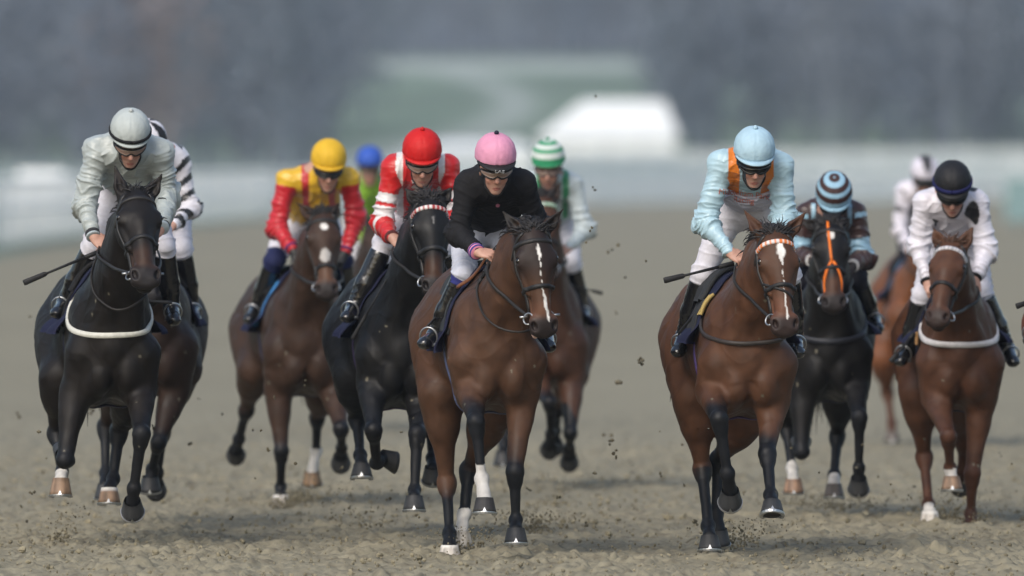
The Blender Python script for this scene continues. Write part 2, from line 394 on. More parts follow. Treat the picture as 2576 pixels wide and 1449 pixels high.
    if 'belly' in sp: C = lerp(C, np.tile(A3(*sp['belly']), (N, 1)), (sstep(V[:, 1] - D, .1, .5) * sstep(1.25 - V[:, 2] + .1 * w1, .1, .5))[:, None])
    for nm, el, kn, fe, ho, q in segs:
        ds = [seg(V, el, kn), seg(V, kn, fe), seg(V, fe, ho)]; dd = np.stack([x[0] for x in ds]); am = dd.argmin(0)
        t = am + np.stack([x[1] for x in ds])[am, np.arange(N)]; near = dd.min(0) < .16 * k_
        near &= ~((am == 0) & (t < .02))
        t0 = q.get('pt', sp.get('pt', .72)); wgt = sstep(t + .10 * w2 + .08 * w1, t0 - .10, t0 + .26) * near; wgt = wgt * sp.get('ptw', 1.)
        C = lerp(C, np.tile(A3(*sp.get('pcol', BLACK)), (N, 1)) * (1 + .15 * w2[:, None]), wgt[:, None])
        if 'sock' in q:
            ws = (near & (t + .05 * w2 > q['sock'])).astype(float); C = lerp(C, np.tile(WHITE * .85, (N, 1)) * (1 - .25 * np.abs(w2[:, None])), ws[:, None])
    hv = (V - P0) / hs; hx_, hy_, hz_ = hv @ ss, hv @ a, hv @ nn
    onhead = (np.abs(hx_) < .16) & (hy_ > -.02) & (hy_ < .66) & (hz_ > -.25) & (hz_ < .2)
    rs_ = np.random.RandomState(int(D * 10)); cand = np.where((V[:, 1] < D + .25) & (V[:, 2] < 1.45))[0]          # flecks of sand on chest and legs
    for c_ in V[cand[rs_.randint(0, len(cand), sp.get('mud', 18))]]:
        m_ = np.abs(V - c_).max(1) < .03; m_[m_] = np.linalg.norm((V[m_] - c_) * (1, 1, rs_.uniform(.6, 1.)), axis=1) < rs_.uniform(.004, .0095); C[m_] = A3(.15, .135, .10) * rs_.uniform(.5, 1.2)
    mt = sp.get('muzzle')
    if mt is not None: C = lerp(C, np.tile(A3(*mt), (N, 1)), (onhead * sstep(hy_ + .02 * w2, .36, .44) * .85)[:, None])
    C = lerp(C, np.tile(A3(.012, .011, .012), (N, 1)), (onhead * sstep(hy_ + .012 * w2 - .15 * np.clip(hz_ - .02, -.1, .1), .475, .53) * sp.get('muzd', .9))[:, None])
    if sp.get('darkface'): C = lerp(C, np.tile(A3(*sp['darkface']), (N, 1)), (onhead * sstep(hy_, .38, .2) * sstep(hz_, -.1, .0))[:, None])
    if 'blaze' in sp:
        wb = sp['blaze'](hx_ + .0022 * np.sin(hy_ * 75) + .001 * np.sin(hy_ * 170), hy_ + .004 * np.sin(hx_ * 420), hz_) * (onhead & (hz_ > 0)); C = lerp(C, np.tile(WHITE * 1.1, (N, 1)), np.clip(wb, 0, 1)[:, None])
    for s, e in zip((-1, 1), sp['ears']):
        b_ = H(s * .052, .025, -.005); t_ = Q((e[0], e[1], sp.get('pollv', -.52))); dd, tt = seg(V, b_, t_); C = lerp(C, np.tile(A3(*sp.get('earcol', (.012, .009, .008))), (N, 1)), ((dd < .07) * sstep(tt, .12, .45) * sp.get('earw', .8))[:, None])
    C = np.clip(C, 0, 1)
    body = mk_mesh('body', V, Qd, M['coat'], root, True, C)
    # eyes
    for s in (-1, 1):
        mb = MB(); g = []
        c = H(s * .084, .186, .036); n_, m_ = 10, 14
        vv = [c + .0185 * hs * (math.sin(math.pi * i / n_) * (math.cos(2 * math.pi * j / m_) * ss + math.sin(2 * math.pi * j / m_) * a) + math.cos(math.pi * i / n_) * nn) for i in range(n_ + 1) for j in range(m_)]
        mb.add(vv, [(i * m_ + j, i * m_ + (j + 1) % m_, (i + 1) * m_ + (j + 1) % m_, (i + 1) * m_ + j) for i in range(n_) for j in range(m_)])
        mb.build('eye', M['eye'], root)
    # hooves with shoes
    for nm, el, kn, fe, ho, q in segs:
        p = R(q.get('p', 0)); r = R(q.get('r', 0))
        dn = A3(math.sin(r), math.sin(p) * math.cos(r), -math.cos(p) * math.cos(r)); fr = A3(0, -math.cos(p), -math.sin(p)); fr = unit(fr - dn * (fr @ dn)); sx = np.cross(dn, fr)
        hh = q.get('hh', .083); mb = MB(); n = 22; rings = []; hc = q.get('hoof', sp.get('hoof', (.03, .031, .033)))
        def ring(tt):
            out = []
            for i in range(n):
                an = 2 * math.pi * i / n; rw = lerp(.047, .066, tt); rl = lerp(.046, .079, tt) if math.cos(an) > 0 else lerp(.044, .052, tt)
                out.append(ho + dn * (hh * tt - .012) + fr * (math.cos(an) * rl + .012 * tt) + sx * math.sin(an) * rw)
            return out
        V2 = []; cc = []
        for i, tt in enumerate((0, .12, .3, .5, .75, 1.)):
            V2 += ring(tt); cc += [A3(*hc) * (.75 if i < 2 else 1) * (1 + (.35 if hc[0] > .08 else .12) * math.sin(j * 2.1 + nm.__hash__() % 7)) for j in range(n)]
        cen = ho + dn * (hh - .024); V2 += [lerp(x, cen, .35) + dn * 0 for x in ring(.93)] + [cen]; cc += [A3(.02, .018, .015)] * (n + 1)
        Fc = [(i * n + j, i * n + (j + 1) % n, (i + 1) * n + (j + 1) % n, (i + 1) * n + j) for i in range(6) for j in range(n)] + [(6 * n + j, 6 * n + (j + 1) % n, 7 * n) for j in range(n)]
        if q.get('coronet'): cc[:2 * n] = [WHITE] * (2 * n)
        mb.add(V2, Fc, cc); h_ob = mb.build('hoof', M['hoof'], root)
        if q.get('shoe', q.get('p', 0) < 58):
            mb = MB(); rr = ring(1.); sel = [i % n for i in range(-8, 9)]; pts = [rr[i] + dn * .004 + (cen - rr[i]) * .09 for i in sel]
            mb.ribbon(pts, [dn] * len(pts), .020, .009); tip = rr[0]
            mb.add([tip - sx * .011 + fr * .002, tip + sx * .011 + fr * .002, tip - dn * .024 - fr * .004, tip - sx * .011 - fr * .008, tip + sx * .011 - fr * .008, tip - dn * .022 - fr * .010],
                   [(0, 1, 2), (3, 5, 4), (0, 2, 5, 3), (1, 4, 5, 2), (0, 3, 4, 1)])
            mb.build('horseshoe', M['steel'], h_ob, False)
    if sp.get('tongue'):
        mb = MB(); c = H(-.030, .572, -.052); mb.tube([c - a * .035 * hs, c - a * .02 * hs, c + a * .005 * hs, c + a * .022 * hs, c + a * .028 * hs], [.006, .017, .021, .014, .004], 10, A3(.50, .34, .29), (nn, .6)); mb.build('tongue', M['skin'], root)
    # mane, forelock, tail: tapered locks of hair
    rr_ = random.Random(int(D * 100)); hc = A3(*sp.get('hair', (.012, .011, .012)))
    def lock(mb, p, dvec, L, w, droop=.3, wave=.02):
        pts = []; d = unit(dvec); o = p.copy(); sd2 = A3(rr_.uniform(-1, 1), rr_.uniform(-1, 1), 0) * wave
        for i in range(6):
            pts.append(o.copy()); o = o + d * L / 5 + sd2 * math.sin(i * 1.3) * .4; d = unit(d + A3(0, 0, -droop))
        mb.tube(pts, [w * x for x in (.8, 1., .95, .75, .45, .08)], 5, hc * rr_.uniform(.6, 1.5), (unit(A3(rr_.uniform(-1, 1), 1, 0)), .4))
    mb = MB(); cr = spline([H(0, .0, -.07) + A3(0, 0, .05), crest + A3(0, 0, .07), base + A3(0, 0, .07)], 40)
    for p in cr:
        for _ in range(16):
            lock(mb, p + A3(rr_.uniform(-.03, .03), rr_.uniform(-.02, .02), rr_.uniform(-.02, .015)), A3(rr_.uniform(-1.1, 1.1) + sp.get('manedir', .0), .5 + rr_.random(), rr_.uniform(.1, 1.2)), rr_.uniform(.05, .11), .0048)
    mb.build('mane', M['hair'], root)
    mb = MB(); fl = sp.get('forelock', 1.)
    for _ in range(int(300 * fl)):
        x = rr_.gauss(0, .022)
        lock(mb, H(x, rr_.uniform(.0, .05), .03 + rr_.uniform(-.03, .03)), ss * (x * 22 + rr_.gauss(0, .35)) + nn * rr_.uniform(-.5, .5) - a * rr_.uniform(.3, 1.2) + A3(0, .35, 0), rr_.uniform(.04, .10), .0042, .18)
    mb.build('forelock', M['hair'], root)
    mb = MB(); t0 = T(0, 1.40, 1.38)
    for _ in range(46):
        e = sp.get('tail', (.0, .55, -.5)); dd = A3(*e) + A3(rr_.gauss(0, .10), rr_.gauss(0, .08), rr_.gauss(0, .08)); L = rr_.uniform(.55, .85)
        pts = spline([t0 + A3(rr_.gauss(0, .015), 0, rr_.gauss(0, .015)), t0 + A3(dd[0] * .3, .16, -.03), t0 + A3(dd[0] * .7, .27, -.28), t0 + unit(dd) * L + A3(0, 0, -.06)], 9)
        mb.tube(pts, [.016, .018, .018, .017, .015, .013, .010, .007, .001], 5, hc * rr_.uniform(.6, 1.5))
    mb.build('tail', M['hair'], root)
    return dict(root=root, f=f, T=T, Q=Q, H=H, ss=ss, a=a, nn=nn, hs=hs, D=D, P0=P0, segs=segs, sp=sp, base=base, crest=crest, k=k_)

# ------------------------------------------------------------------ bridle, breast girth, saddle cloth, saddle
LEA = A3(.014, .013, .013); NAVY = A3(.010, .012, .035); WHT = A3(.6, .6, .6)
def head_ring(h, yf, ys, amax, n=25, amin=None):
    H, ss, nn, f = h['H'], h['ss'], h['nn'], h['f']; an = np.linspace(-amax if amin is None else amin, amax, n)
    o, d = [], []
    for t in an:
        q = abs(t) / max(abs(amax), 1e-6); dr = ss * math.sin(R(t)) + nn * math.cos(R(t)); c = H(0, yf + (ys - yf) * q**1.6, -.035); o.append(c + dr * .30 * h['hs']); d.append(-dr)
    return h['f'].trace(o, d, .35)
def head_line(h, pts):
    """pts: (along, angle) pairs on the head -> traced curve"""
    H, ss, nn = h['H'], h['ss'], h['nn']; o, d = [], []
    for y, t in pts:
        dr = ss * math.sin(R(t)) + nn * math.cos(R(t)); o.append(H(0, y, -.035) + dr * .30 * h['hs']); d.append(-dr)
    return h['f'].trace(o, d, .35)
def bridle(h, br=None):
    sp = h['sp']; br = br or {}; root = h['root']
    mb = MB()
    ys = .075
    for s in (-1, 1):
        pt = [(lerp(.03, .10, u), s * lerp(40, 84, u)) for u in np.linspace(0, 1, 5)] + [(lerp(.13, .46, u), s * lerp(86, 100, u)) for u in np.linspace(0, 1, 9)]
        p, n = head_line(h, pt); mb.ribbon(p, n, .020, .006)
        p, n = head_line(h, [(lerp(.08, .16, u), s * lerp(75, 112, u)) for u in np.linspace(0, 1, 8)]); mb.ribbon(p, n, .012, .005)
    b = mb.build('bridle', M['leather'], root)
    p, n = head_ring(h, .085, .105, 84, 41)
    mb = MB(); bc = br.get('brow')
    mb.ribbon(p, n, .026, .008, LEA if bc is None else None, bc); mb.build('browband', M['strap'], b)
    yn = br.get('ny', .335)
    p, n = head_ring(h, yn, yn + .012, 125, 41); mb = MB(); mb.ribbon(p, n, br.get('nw', .024), br.get('nth', .009), A3(*br.get('nose', (.012, .012, .013)))); mb.build('noseband', M['strap'], b)
    for nm, pts, w, col in br.get('extra', []):
        p, n = head_line(h, pts); mb = MB(); mb.ribbon(p, n, w, .008, A3(*col)); mb.build(nm, M['strap'], b)
    h['bit'] = []
    for s in (-1, 1):
        q, n = head_line(h, [(.478, s * 102)]); c = q[0] + n[0] * .012; h['bit'].append(c)
        mb = MB(); e1 = unit(h['a'] * .9 + h['nn'] * .2); e2 = unit(np.cross(n[0] + h['nn'] * .8, e1)); r = br.get('bit', .031)
        mb.tube([c + e1 * .012 + r * (math.cos(t) * e1 + math.sin(t) * e2) for t in np.linspace(0, 2 * math.pi, 20)], .0048, 6)
        if br.get('bar', False): mb.tube([c, c + h['ss'] * s * .045], .007, 6)
        mb.build('bit_ring', M['steel'], b)
    h['bridle'] = b
def push_out(h, pts, gap=.012):
    p = np.array(pts); pr = h['f'].p
    for _ in range(4):
        d = Field.run(pr, p); n = np.stack([Field.run(pr, p + np.eye(3)[i] * .008) - Field.run(pr, p - np.eye(3)[i] * .008) for i in range(3)], 1)
        n /= np.linalg.norm(n, axis=1, keepdims=True) + 1e-9; m = np.clip(gap - d, 0, None); p = p + n * m[:, None]
    q = p.copy(); q[1:-1] = (p[:-2] + 2 * p[1:-1] + p[2:]) / 4; return q
def rein(h, hands, col=(.016, .014, .013), loop=None):
    b = h['bridle']
    for s, hd in zip((-1, 1), hands):
        mb = MB(); c = h['bit'][0 if s < 0 else 1]; mid = lerp(c, hd, .5) + A3(s * .035, 0, -.03)
        pts = push_out(h, spline([c, mid, hd], 18)); mb.ribbon(pts, [A3(s, -.6, .2)] * 18, .019, .005, A3(*col)); mb.build('rein', M['strap'], b)
    if loop:
        pts = push_out(h, spline([h['Q'](q) for q in loop], 26), .008); mb = MB(); mb.tube(pts, .0065, 6, A3(*col)); mb.build('rein_loop', M['strap'], b)
def chest_ring(h, w0, w1, width, col, amax=105, pw=2., name='breast_girth', mat=None, v=.16, off=.004):
    T = h['T']; an = np.linspace(-amax, amax, 45); o, d = [], []
    for t in an:
        w = w0 + (w1 - w0) * (abs(t) / amax)**pw; dr = A3(math.sin(R(t)), -math.cos(R(t)), 0); c = T(0, v, w) - A3(0, 0, h['sp'].get('dz', 0) * 0); o.append(c + dr * .7); d.append(-dr)
    p, n = h['f'].trace(o, d, .75); mb = MB(); mb.ribbon(p + n * off, n, width, .008, A3(*col)); return mb.build(name, mat or M['strap'], h['root'])
def trunk_patch(h, v0, v1, a0, a1, nv, na, off, name, mat, parent, cfun=None, flare=0., seed=0, hem=None, origin=None, th=.008):
    T = h['T']; o, d = [], []; vs = np.linspace(v0, v1, nv); an = np.linspace(a0, a1, na); r_ = random.Random(seed); ph = r_.uniform(0, 6)
    for i, v in enumerate(vs):
        for t in an:
            vv = v if hem is None else v + hem(t); dr = A3(math.sin(R(t)), 0, math.cos(R(t))); c = T(0, vv, 1.22); o.append(c + dr * .62); d.append(-dr)
    p, n = h['f'].trace(o, d, .62); V = p + n * off
    tt = np.tile(np.abs(an) / max(abs(a0), abs(a1)), nv); vi = np.repeat(np.linspace(0, 1, nv), na)
    V = V + n * (flare * sstep(tt, .72, 1.) * (.6 + .4 * np.sin(vi * 9 + ph)) + .006 * np.sin(vi * 17 + tt * 5 + ph) * sstep(tt, .3, .8))[:, None]
    V2 = V - n * th
    idx = lambda i, j: i * na + j; Fc = []; NN = nv * na
    for i in range(nv - 1):
        for j in range(na - 1):
            q = (idx(i, j), idx(i + 1, j), idx(i + 1, j + 1), idx(i, j + 1)); Fc += [q, tuple(x + NN for x in reversed(q))]
    for i in range(nv - 1):
        for j in (0, na - 1): Fc.append((idx(i, j), idx(i + 1, j), idx(i + 1, j) + NN, idx(i, j) + NN))
    for j in range(na - 1):
        for i in (0, nv - 1): Fc.append((idx(i, j), idx(i, j + 1), idx(i, j + 1) + NN, idx(i, j) + NN))
    C = None
    if cfun is not None: C = np.array([cfun(a, b) for a, b in zip(vi, np.tile(an, nv))]); C = np.concatenate([C, C])
    return mk_mesh(name, np.concatenate([V, V2]), Fc, mat, parent, True, C, origin)
def tack(h, who, cloth=(.010, .012, .035), cloth_f=None, girth=(.02, .02, .05), girth_f=None, feet=None, flapc=(.012, .012, .013), clothang=97, feetdir=None):
    T = h['T']; root_loc = T(0, .5, 1.5)
    cf = cloth_f or (lambda v, t: A3(*cloth))
    c = trunk_patch(h, .17, .74, -clothang, clothang, 18, 65, .016, 'saddle_cloth', M['cloth'], None, cf, .085, int(h['D'] * 10), lambda t: -.05 * (abs(t) / 112)**2, root_loc)
    tag(c, 'navy saddle cloth under the saddle of ' + who[0], 'saddle cloth', 'saddle cloths on the racehorses')
    sroot = thing('racing_saddle', T(0, .5, 1.52), 'small dark racing saddle with stirrups beneath ' + who[1], 'saddle', 'racing saddles on the horses')
    trunk_patch(h, .34, .72, -42, 42, 10, 21, .045, 'seat', M['cloth'], sroot, lambda v, t: A3(*flapc), 0, 1, None, None, .022)
    for a, b in ((-88, -40), (88, 40)): trunk_patch(h, .28, .56, min(a, b), max(a, b), 10, 14, .028, 'flap', M['cloth'], sroot, lambda v, t: A3(*flapc), .0, 2, None, None, .012)
    an = np.linspace(78, 282, 41); o, d = [], []
    for t in an:
        dr = A3(math.sin(R(t)), 0, math.cos(R(t))); o.append(T(0, .36, 1.15) + dr * .7); d.append(-dr)
    p, n = h['f'].trace(o, d, .7); mb = MB(); mb.ribbon(p + n * .004, n, .075, .008, None if girth_f else A3(*girth), girth_f); mb.build('girth', M['strap'], sroot)
    for ft, fd in zip(feet or [], feetdir or []):
        # iron: an arch over the instep with a flat tread under the sole; a strap up to the flap
        fd = unit(fd); up = unit(A3(0, 0, 1) - fd * fd[2]); sx = np.cross(fd, up); c = ft
        mb = MB(); arch = [c + sx * .050 * math.sin(t) * (1 if abs(t) < 2.0 else .95) + up * (.055 * math.cos(t) + .012) for t in np.linspace(-2.35, 2.35, 22)]
        mb.tube(arch, .0055, 6); mb.tube([c - sx * .045 - up * .030, c + sx * .045 - up * .030], .011, 6)
        st = mb.build('stirrup', M['steel'], sroot)
        mb = MB(); top = T((-1 if ft[0] < T(0, .45, 0)[0] else 1) * .20, .45, 1.38); pts = spline([arch[11] + up * .004, lerp(arch[11], top, .5), top], 8); mb.ribbon(pts, [A3(-1 if ft[0] < T(0, .45, 0)[0] else 1, -.3, 0)] * 8, .020, .005); mb.build('stirrup_leather', M['leather'], st)
    return c, sroot
# ------------------------------------------------------------------ a jockey crouched over the withers
SKIN = A3(.45, .255, .195)
def rider(sp):
    h = HS[sp['horse']]; D = h['D']; sc = D / F; Q = lambda q, v: P(q[0], q[1], D + v); fine = sp.get('h', .0062)
    s_ = 1 / sc
    def reach(a, q, L, sign):
        """point on the sight line of q, L metres from a, in front of (-1) or behind (+1) it"""
        y = a[1]
        for _ in range(3):
            b = P(q[0], q[1], y); w = math.hypot(b[0] - a[0], b[2] - a[2]); y = a[1] + sign * math.sqrt(max(L * L - w * w, 0.0))
        return P(q[0], q[1], y)
    hv = sp.get('hv', -.06); hcx, htop = sp['head']
    yaw, pit, rol = R(sp.get('yaw', 0)), R(sp.get('pitch', 25)), R(sp.get('roll', 0)); hk = sp.get('hk', 1.)
    S = A3(math.cos(yaw), math.sin(yaw), 0); Fw = unit(math.cos(pit) * A3(math.sin(yaw), -math.cos(yaw), 0) + math.sin(pit) * A3(0, 0, -1)); U = np.cross(Fw, S); U = U if U[2] > 0 else -U
    S, U = S * math.cos(rol) + U * math.sin(rol), U * math.cos(rol) - S * math.sin(rol)
    hc = Q((hcx, htop + .118 * hk * s_), hv); HP = lambda x, f_, u: hc + (S * x + Fw * f_ + U * u) * hk
    HF = lambda x, f_, u: HP(x, f_ + .004, u - .028)
    sv = sp.get('sv', .13); SL, SR = Q(sp['sh'][0], sv), Q(sp['sh'][1], sv + sp.get('shtw', 0)); Sc = (SL + SR) / 2; X = unit(SR - SL)
    Hc = Q(sp['hip'], sp.get('hipv', .60)); ax = unit(Hc - Sc)
    EL, ER = [reach(a, q, .285, sp.get('elsign', 1)) if len(q) < 3 else Q(q, q[2]) for a, q in zip((SL, SR), sp['el'])]
    WL, WR = [reach(a, q, .245, -1) if len(q) < 3 else Q(q, q[2]) for a, q in zip((EL, ER), sp['wr'])]
    hands = [w + unit(P(q[0], q[1], w[1] - .03) - w) * .085 for w, q in zip((WL, WR), sp['hand'])]
    hipw = .10; J0 = [Hc - X * hipw, Hc + X * hipw]
    K = [reach(a, q, .40, -1) if len(q) < 3 else Q(q, q[2]) for a, q in zip(J0, sp['kn'])]
    AN = [reach(a, q, .39, 1) if len(q) < 3 else Q(q, q[2]) for a, q in zip(K, sp['an'])]
    TO = [P(q[0], q[1], a[1] - .15) for a, q in zip(AN, sp['toe'])]
    root = thing('person', Sc * .5 + Hc * .5, sp['label'], 'jockey', 'jockeys riding in the race')
    # -- body: one continuous skin under the clothes
    f = Field(); E = lambda x, g, u, r, k=.015, op=1: f.ell(HF(x, g, u), A3(*r) * hk, k, op, [S, Fw, U])
    E(0, -.01, -.01, (.074, .096, .10), .02); E(0, .045, -.085, (.056, .050, .075), .02); E(0, .055, -.155, (.030, .028, .024), .018); E(0, .03, -.12, (.05, .045, .045), .02)
    f.cone(HF(0, .088, -.045), HF(0, .110, -.085), .0095 * hk, .0135 * hk, .012); E(0, .098, -.09, (.019, .012, .010), .006)
    E(0, .078, -.128, (.024, .012, .0055), .004); E(0, .077, -.139, (.020, .011, .006), .004); f.ell(HF(0, .094, -.1335), A3(.022, .008, .0022) * hk, .003, -1, [S, Fw, U])
    for s in (-1, 1):
        E(s * .038, .068, -.083, (.022, .020, .022), .015); E(s * .034, .083, -.028, (.028, .012, .010), .012); f.ell(HF(s * .033, .094, -.052), A3(.017, .010, .010) * hk, .010, -1, [S, Fw, U])
        E(s * .032, .077, -.052, (.012, .010, .009), .004)
        E(s * .078, -.012, -.062, (.008, .018, .030), .006)
    f.cone(HP(0, -.02, -.08), lerp(Sc, hc, .08), .056 * hk, .062, .03)
    dn_ = A3(0, 0, .03); f.cone(SL - dn_, SR - dn_, .045, .045, .04); f.cone(Sc, lerp(Sc, Hc, .6), .095, .10, .05, flat=(X, 1.3)); f.cone(lerp(Sc, Hc, .6), Hc, .10, .105, .05, flat=(X, 1.25))
    for a, e, w in ((SL, EL, WL), (SR, ER, WR)):
        f.cone(a - dn_ * (1 if a is SL or a is SR else 0), e, .045, .038, .03); f.cone(e, w, .038, .027, .02)
    for j, k, a, t in zip(J0, K, AN, TO):
        f.cone(j, k, .085, .052, .04); f.cone(k, a, .045, .03, .02); f.cone(a, lerp(a, t, .8) + A3(0, 0, -.012), .026, .018, .02)
    fingers = []
    for s, w, hd, e in ((-1, WL, hands[0], EL), (1, WR, hands[1], ER)):
        d = unit(hd - w); fa = unit(w - e); back = unit(A3(s * .35, -.45, .75) - d * (A3(s * .35, -.45, .75) @ d)); sd = np.cross(d, back)
        if sd[1] > 0: sd = -sd                      # sd: towards the little finger (nearer the viewer)
        f.ell(w + d * .045, (.040, .05, .0175), .012, 1, [sd, d, back]); f.cone(w - fa * .02, w + d * .02, .026, .025, .012, flat=(sd, 1.15))
        f.ell(w + d * .03 - sd * .022 - back * .006, (.018, .03, .016), .01, 1, [sd, d, back])
        for i in range(4):
            Lk = (.042, .046, .043, .034)[i]; o = w + d * (.082, .087, .083, .074)[i] + sd * (-.031 + .0207 * i) + back * .003
            u1 = unit(d * .62 - back * .75 + sd * (i - 1.5) * .05); p1 = o + u1 * Lk; u2 = unit(-d * .55 - back * .75); p2 = p1 + u2 * Lk * .62; u3 = unit(-d * .95 + back * .15); p3 = p2 + u3 * Lk * .45
            r = (.0094, .0098, .0093, .0082)[i]
            f.cone(w + d * .055 + sd * (-.027 + .018 * i), o, .010, r * 1.12, .006); f.cone(o, p1, r * 1.1, r, .003); f.cone(p1, p2, r, r * .92, .003); f.cone(p2, p3, r * .92, r * .8, .003)
        t0 = w + d * .028 - sd * .034 - back * .004; t1 = t0 + unit(d * .72 - sd * .45 - back * .35) * .042; t2 = t1 + unit(d * .9 + sd * .35 - back * .25) * .032
        f.cone(t0, t1, .0135, .0105, .006); f.cone(t1, t2, .0105, .008, .004); fingers.append(w + d * .078 - back * .028)
    V, Qd = f.mesh(sp.get('hb', fine * .85)); n_ = len(V); q = (V - HF(0, 0, 0)) / hk; x_, g_, u_ = q @ S, q @ Fw, q @ U
    C = np.tile(SKIN * sp.get('skin', 1.), (n_, 1)) * (1 + .06 * wob(V, 40, 1))[:, None]
    lips = ell_mask(x_, u_, 0, -.134, .024, .010) * (g_ > .06); C = lerp(C, np.tile(A3(.30, .10, .085), (n_, 1)), lips[:, None] * .8)
    chk = (ell_mask(x_, u_, .042, -.085, .03, .03) + ell_mask(x_, u_, -.042, -.085, .03, .03) + ell_mask(x_, u_, 0, -.088, .018, .018)) * (g_ > .04); C = lerp(C, np.tile(A3(.42, .17, .12), (n_, 1)), np.clip(chk, 0, 1)[:, None] * .45)
    eye = (ell_mask(x_, u_, .033, -.052, .008, .006) + ell_mask(x_, u_, -.033, -.052, .008, .006)) * (g_ > .05); C = lerp(C, np.tile(A3(.03, .02, .02), (n_, 1)), np.clip(eye, 0, 1)[:, None])
    if 'beard' in sp: C = lerp(C, C * .6, ((g_ > .0) * (u_ < -.11) * (np.abs(x_) < .08) * (u_ > -.2))[:, None])
    if sp.get('glove'):
        for w, hd in ((WL, hands[0]), (WR, hands[1])):
            dd = seg(V, w - unit(hd - w) * .04, hd)[0]; C = np.where((dd < .09)[:, None], A3(*sp['glove']), C)
    if sp.get('hood'):
        cov = ((np.abs(x_) > .050 - .25 * np.clip(-.10 - u_, 0, .1)) | (u_ < -.163)) & (u_ < .02) & (u_ > -.26) & (np.linalg.norm(q, axis=1) < .26)
        C = np.where(cov[:, None], A3(*sp['hood']), C)
    mk_mesh('body', V, Qd, M['skin'], root, True, C)
    # -- silk jacket
    puff = sp.get('puff', 1.); g = Field(); mid = lerp(Sc, Hc, .5)
    SL_, SR_ = SL - A3(0, 0, .022), SR - A3(0, 0, .022); g.cone(SL_, SR_, .062 * puff, .062 * puff, .05); [g.cone(lerp(Sc, HP(0, -.03, -.13), .35), lerp(Sc, e_, .8), .068, .055, .05) for e_ in (SL_, SR_)]; g.cone(Sc + ax * .05, mid, .118 * puff, .13 * puff, .06, flat=(X, 1.32)); g.cone(mid, lerp(Sc, Hc, .86), .13 * puff, .118, .05, flat=(X, 1.25))
    g.cone(Sc, lerp(Sc, HP(0, -.02, -.12), .55), .078, .062, .04)
    for a, e, w in ((SL_, EL, WL), (SR_, ER, WR)):
        g.cone(a, e, .068 * puff, .060 * puff, .045); g.cone(e, lerp(e, w, .93), .060 * puff, .038, .03); g.ell(e, A3(.064, .064, .064) * puff, .03)
    V, Qd = g.mesh(fine); N = vnormals(V, Qd)
    dt, tt = seg(V, Sc, Hc); reg = np.zeros(len(V), int); at = np.zeros(len(V)); sidev = np.zeros(len(V)); best = dt - .085; acoord = tt * np.linalg.norm(Hc - Sc)
    for s, a, e, w in ((-1, SL, EL, WL), (1, SR, ER, WR)):
        for k, (p0, p1) in enumerate(((a, e), (e, w))):
            dd, u = seg(V, p0, p1); m = dd < best; best = np.where(m, dd, best); reg[m] = 1; at = np.where(m, k + u, at); sidev = np.where(m, s, sidev); acoord = np.where(m, u * np.linalg.norm(p1 - p0) + k * .3, acoord)
    xs = (V - Sc) @ X; ys = (V - Sc) @ ax
    fr = unit(np.cross(X, ax)); fr = fr if fr[1] < 0 else -fr; zs = (V - Sc) @ fr
    w1, w2, w3 = wob(V, 13, D), wob(V, 27, D + 2), wob(V, 55, D)
    fa = 1 - np.abs(np.sin(acoord * math.pi / .062 + 2.6 * w1 + .8 * w2)); fb = 1 - np.abs(np.sin(acoord * math.pi / .031 + 3.5 * w2 + 1.2 * w1))
    tr = 1 - np.abs(np.sin((xs * 1.2 + zs * .8 + ys * .25) * math.pi / .085 + 3.2 * w1 + 1.0 * w2))
    arm = reg == 1; ben = np.exp(-((at - 1.0) / .42)**2) + .7 * np.exp(-((at - 1.85) / .2)**2) + .35
    disp = np.where(arm, (.0105 * fa**2 * (.5 + .5 * w2) + .006 * fb**2 * (.5 + .5 * w1)) * ben, .008 * tr**2 * (.35 + .65 * w2) + .004 * fb**2 * (.5 + .5 * w1)) + .004 * w2 + .0018 * w3 - .003
    disp *= 1.8 * sp.get('fold', 1.)
    V = V + N * disp[:, None]
    C = sp['silk'](dict(n=len(V), arm=arm, t=at, side=sidev, x=xs, y=ys, z=zs, w1=w1, w2=w2, w3=w3, V=V, px=1288 + V[:, 0] * F / V[:, 1], hc=hc))
    jk = mk_mesh('jacket', V, Qd, M[sp.get('jmat', 'silk')], root, True, C)
    # -- breeches
    g = Field(); g.ell(Hc - ax * .02, (.165, .135, .125), .05, 1, [X, unit(np.cross(X, A3(0, 0, 1))), A3(0, 0, 1)]); g.cone(lerp(Sc, Hc, .6), Hc, .115, .12, .05, flat=(X, 1.25))
    for j, k, a in zip(J0, K, AN):
        g.cone(j, k, .102, .060, .05); g.cone(k, lerp(k, a, sp.get('cuff', .22)), .062, .054, .03)
    V, Qd = g.mesh(fine); N = vnormals(V, Qd); ac = np.full(len(V), 9.); b_ = np.full(len(V), 9.)
    for j, k, a in zip(J0, K, AN):
        for i_, (p0, p1) in enumerate(((j, k), (k, a))):
            dd, u = seg(V, p0, p1); m = dd < b_; b_ = np.where(m, dd, b_); ac = np.where(m, i_ + u, ac)
    w1, w2 = wob(V, 14, D + 5), wob(V, 30, D)
    kn_ = np.exp(-((ac - .95) / .22)**2); V = V + N * (.008 * (1 - np.abs(np.sin(ac * 21 + 2.2 * w1)))**2 * (kn_ + .25) + .0022 * w2)[:, None]
    C = np.tile(A3(*sp.get('breech', (.63, .62, .68))), (len(V), 1))
    if 'kneecol' in sp: C = np.where((ac > sp.get('kt', .93))[:, None], A3(*sp['kneecol']), C)
    mk_mesh('breeches', V, Qd, M['cloth'], root, True, C)
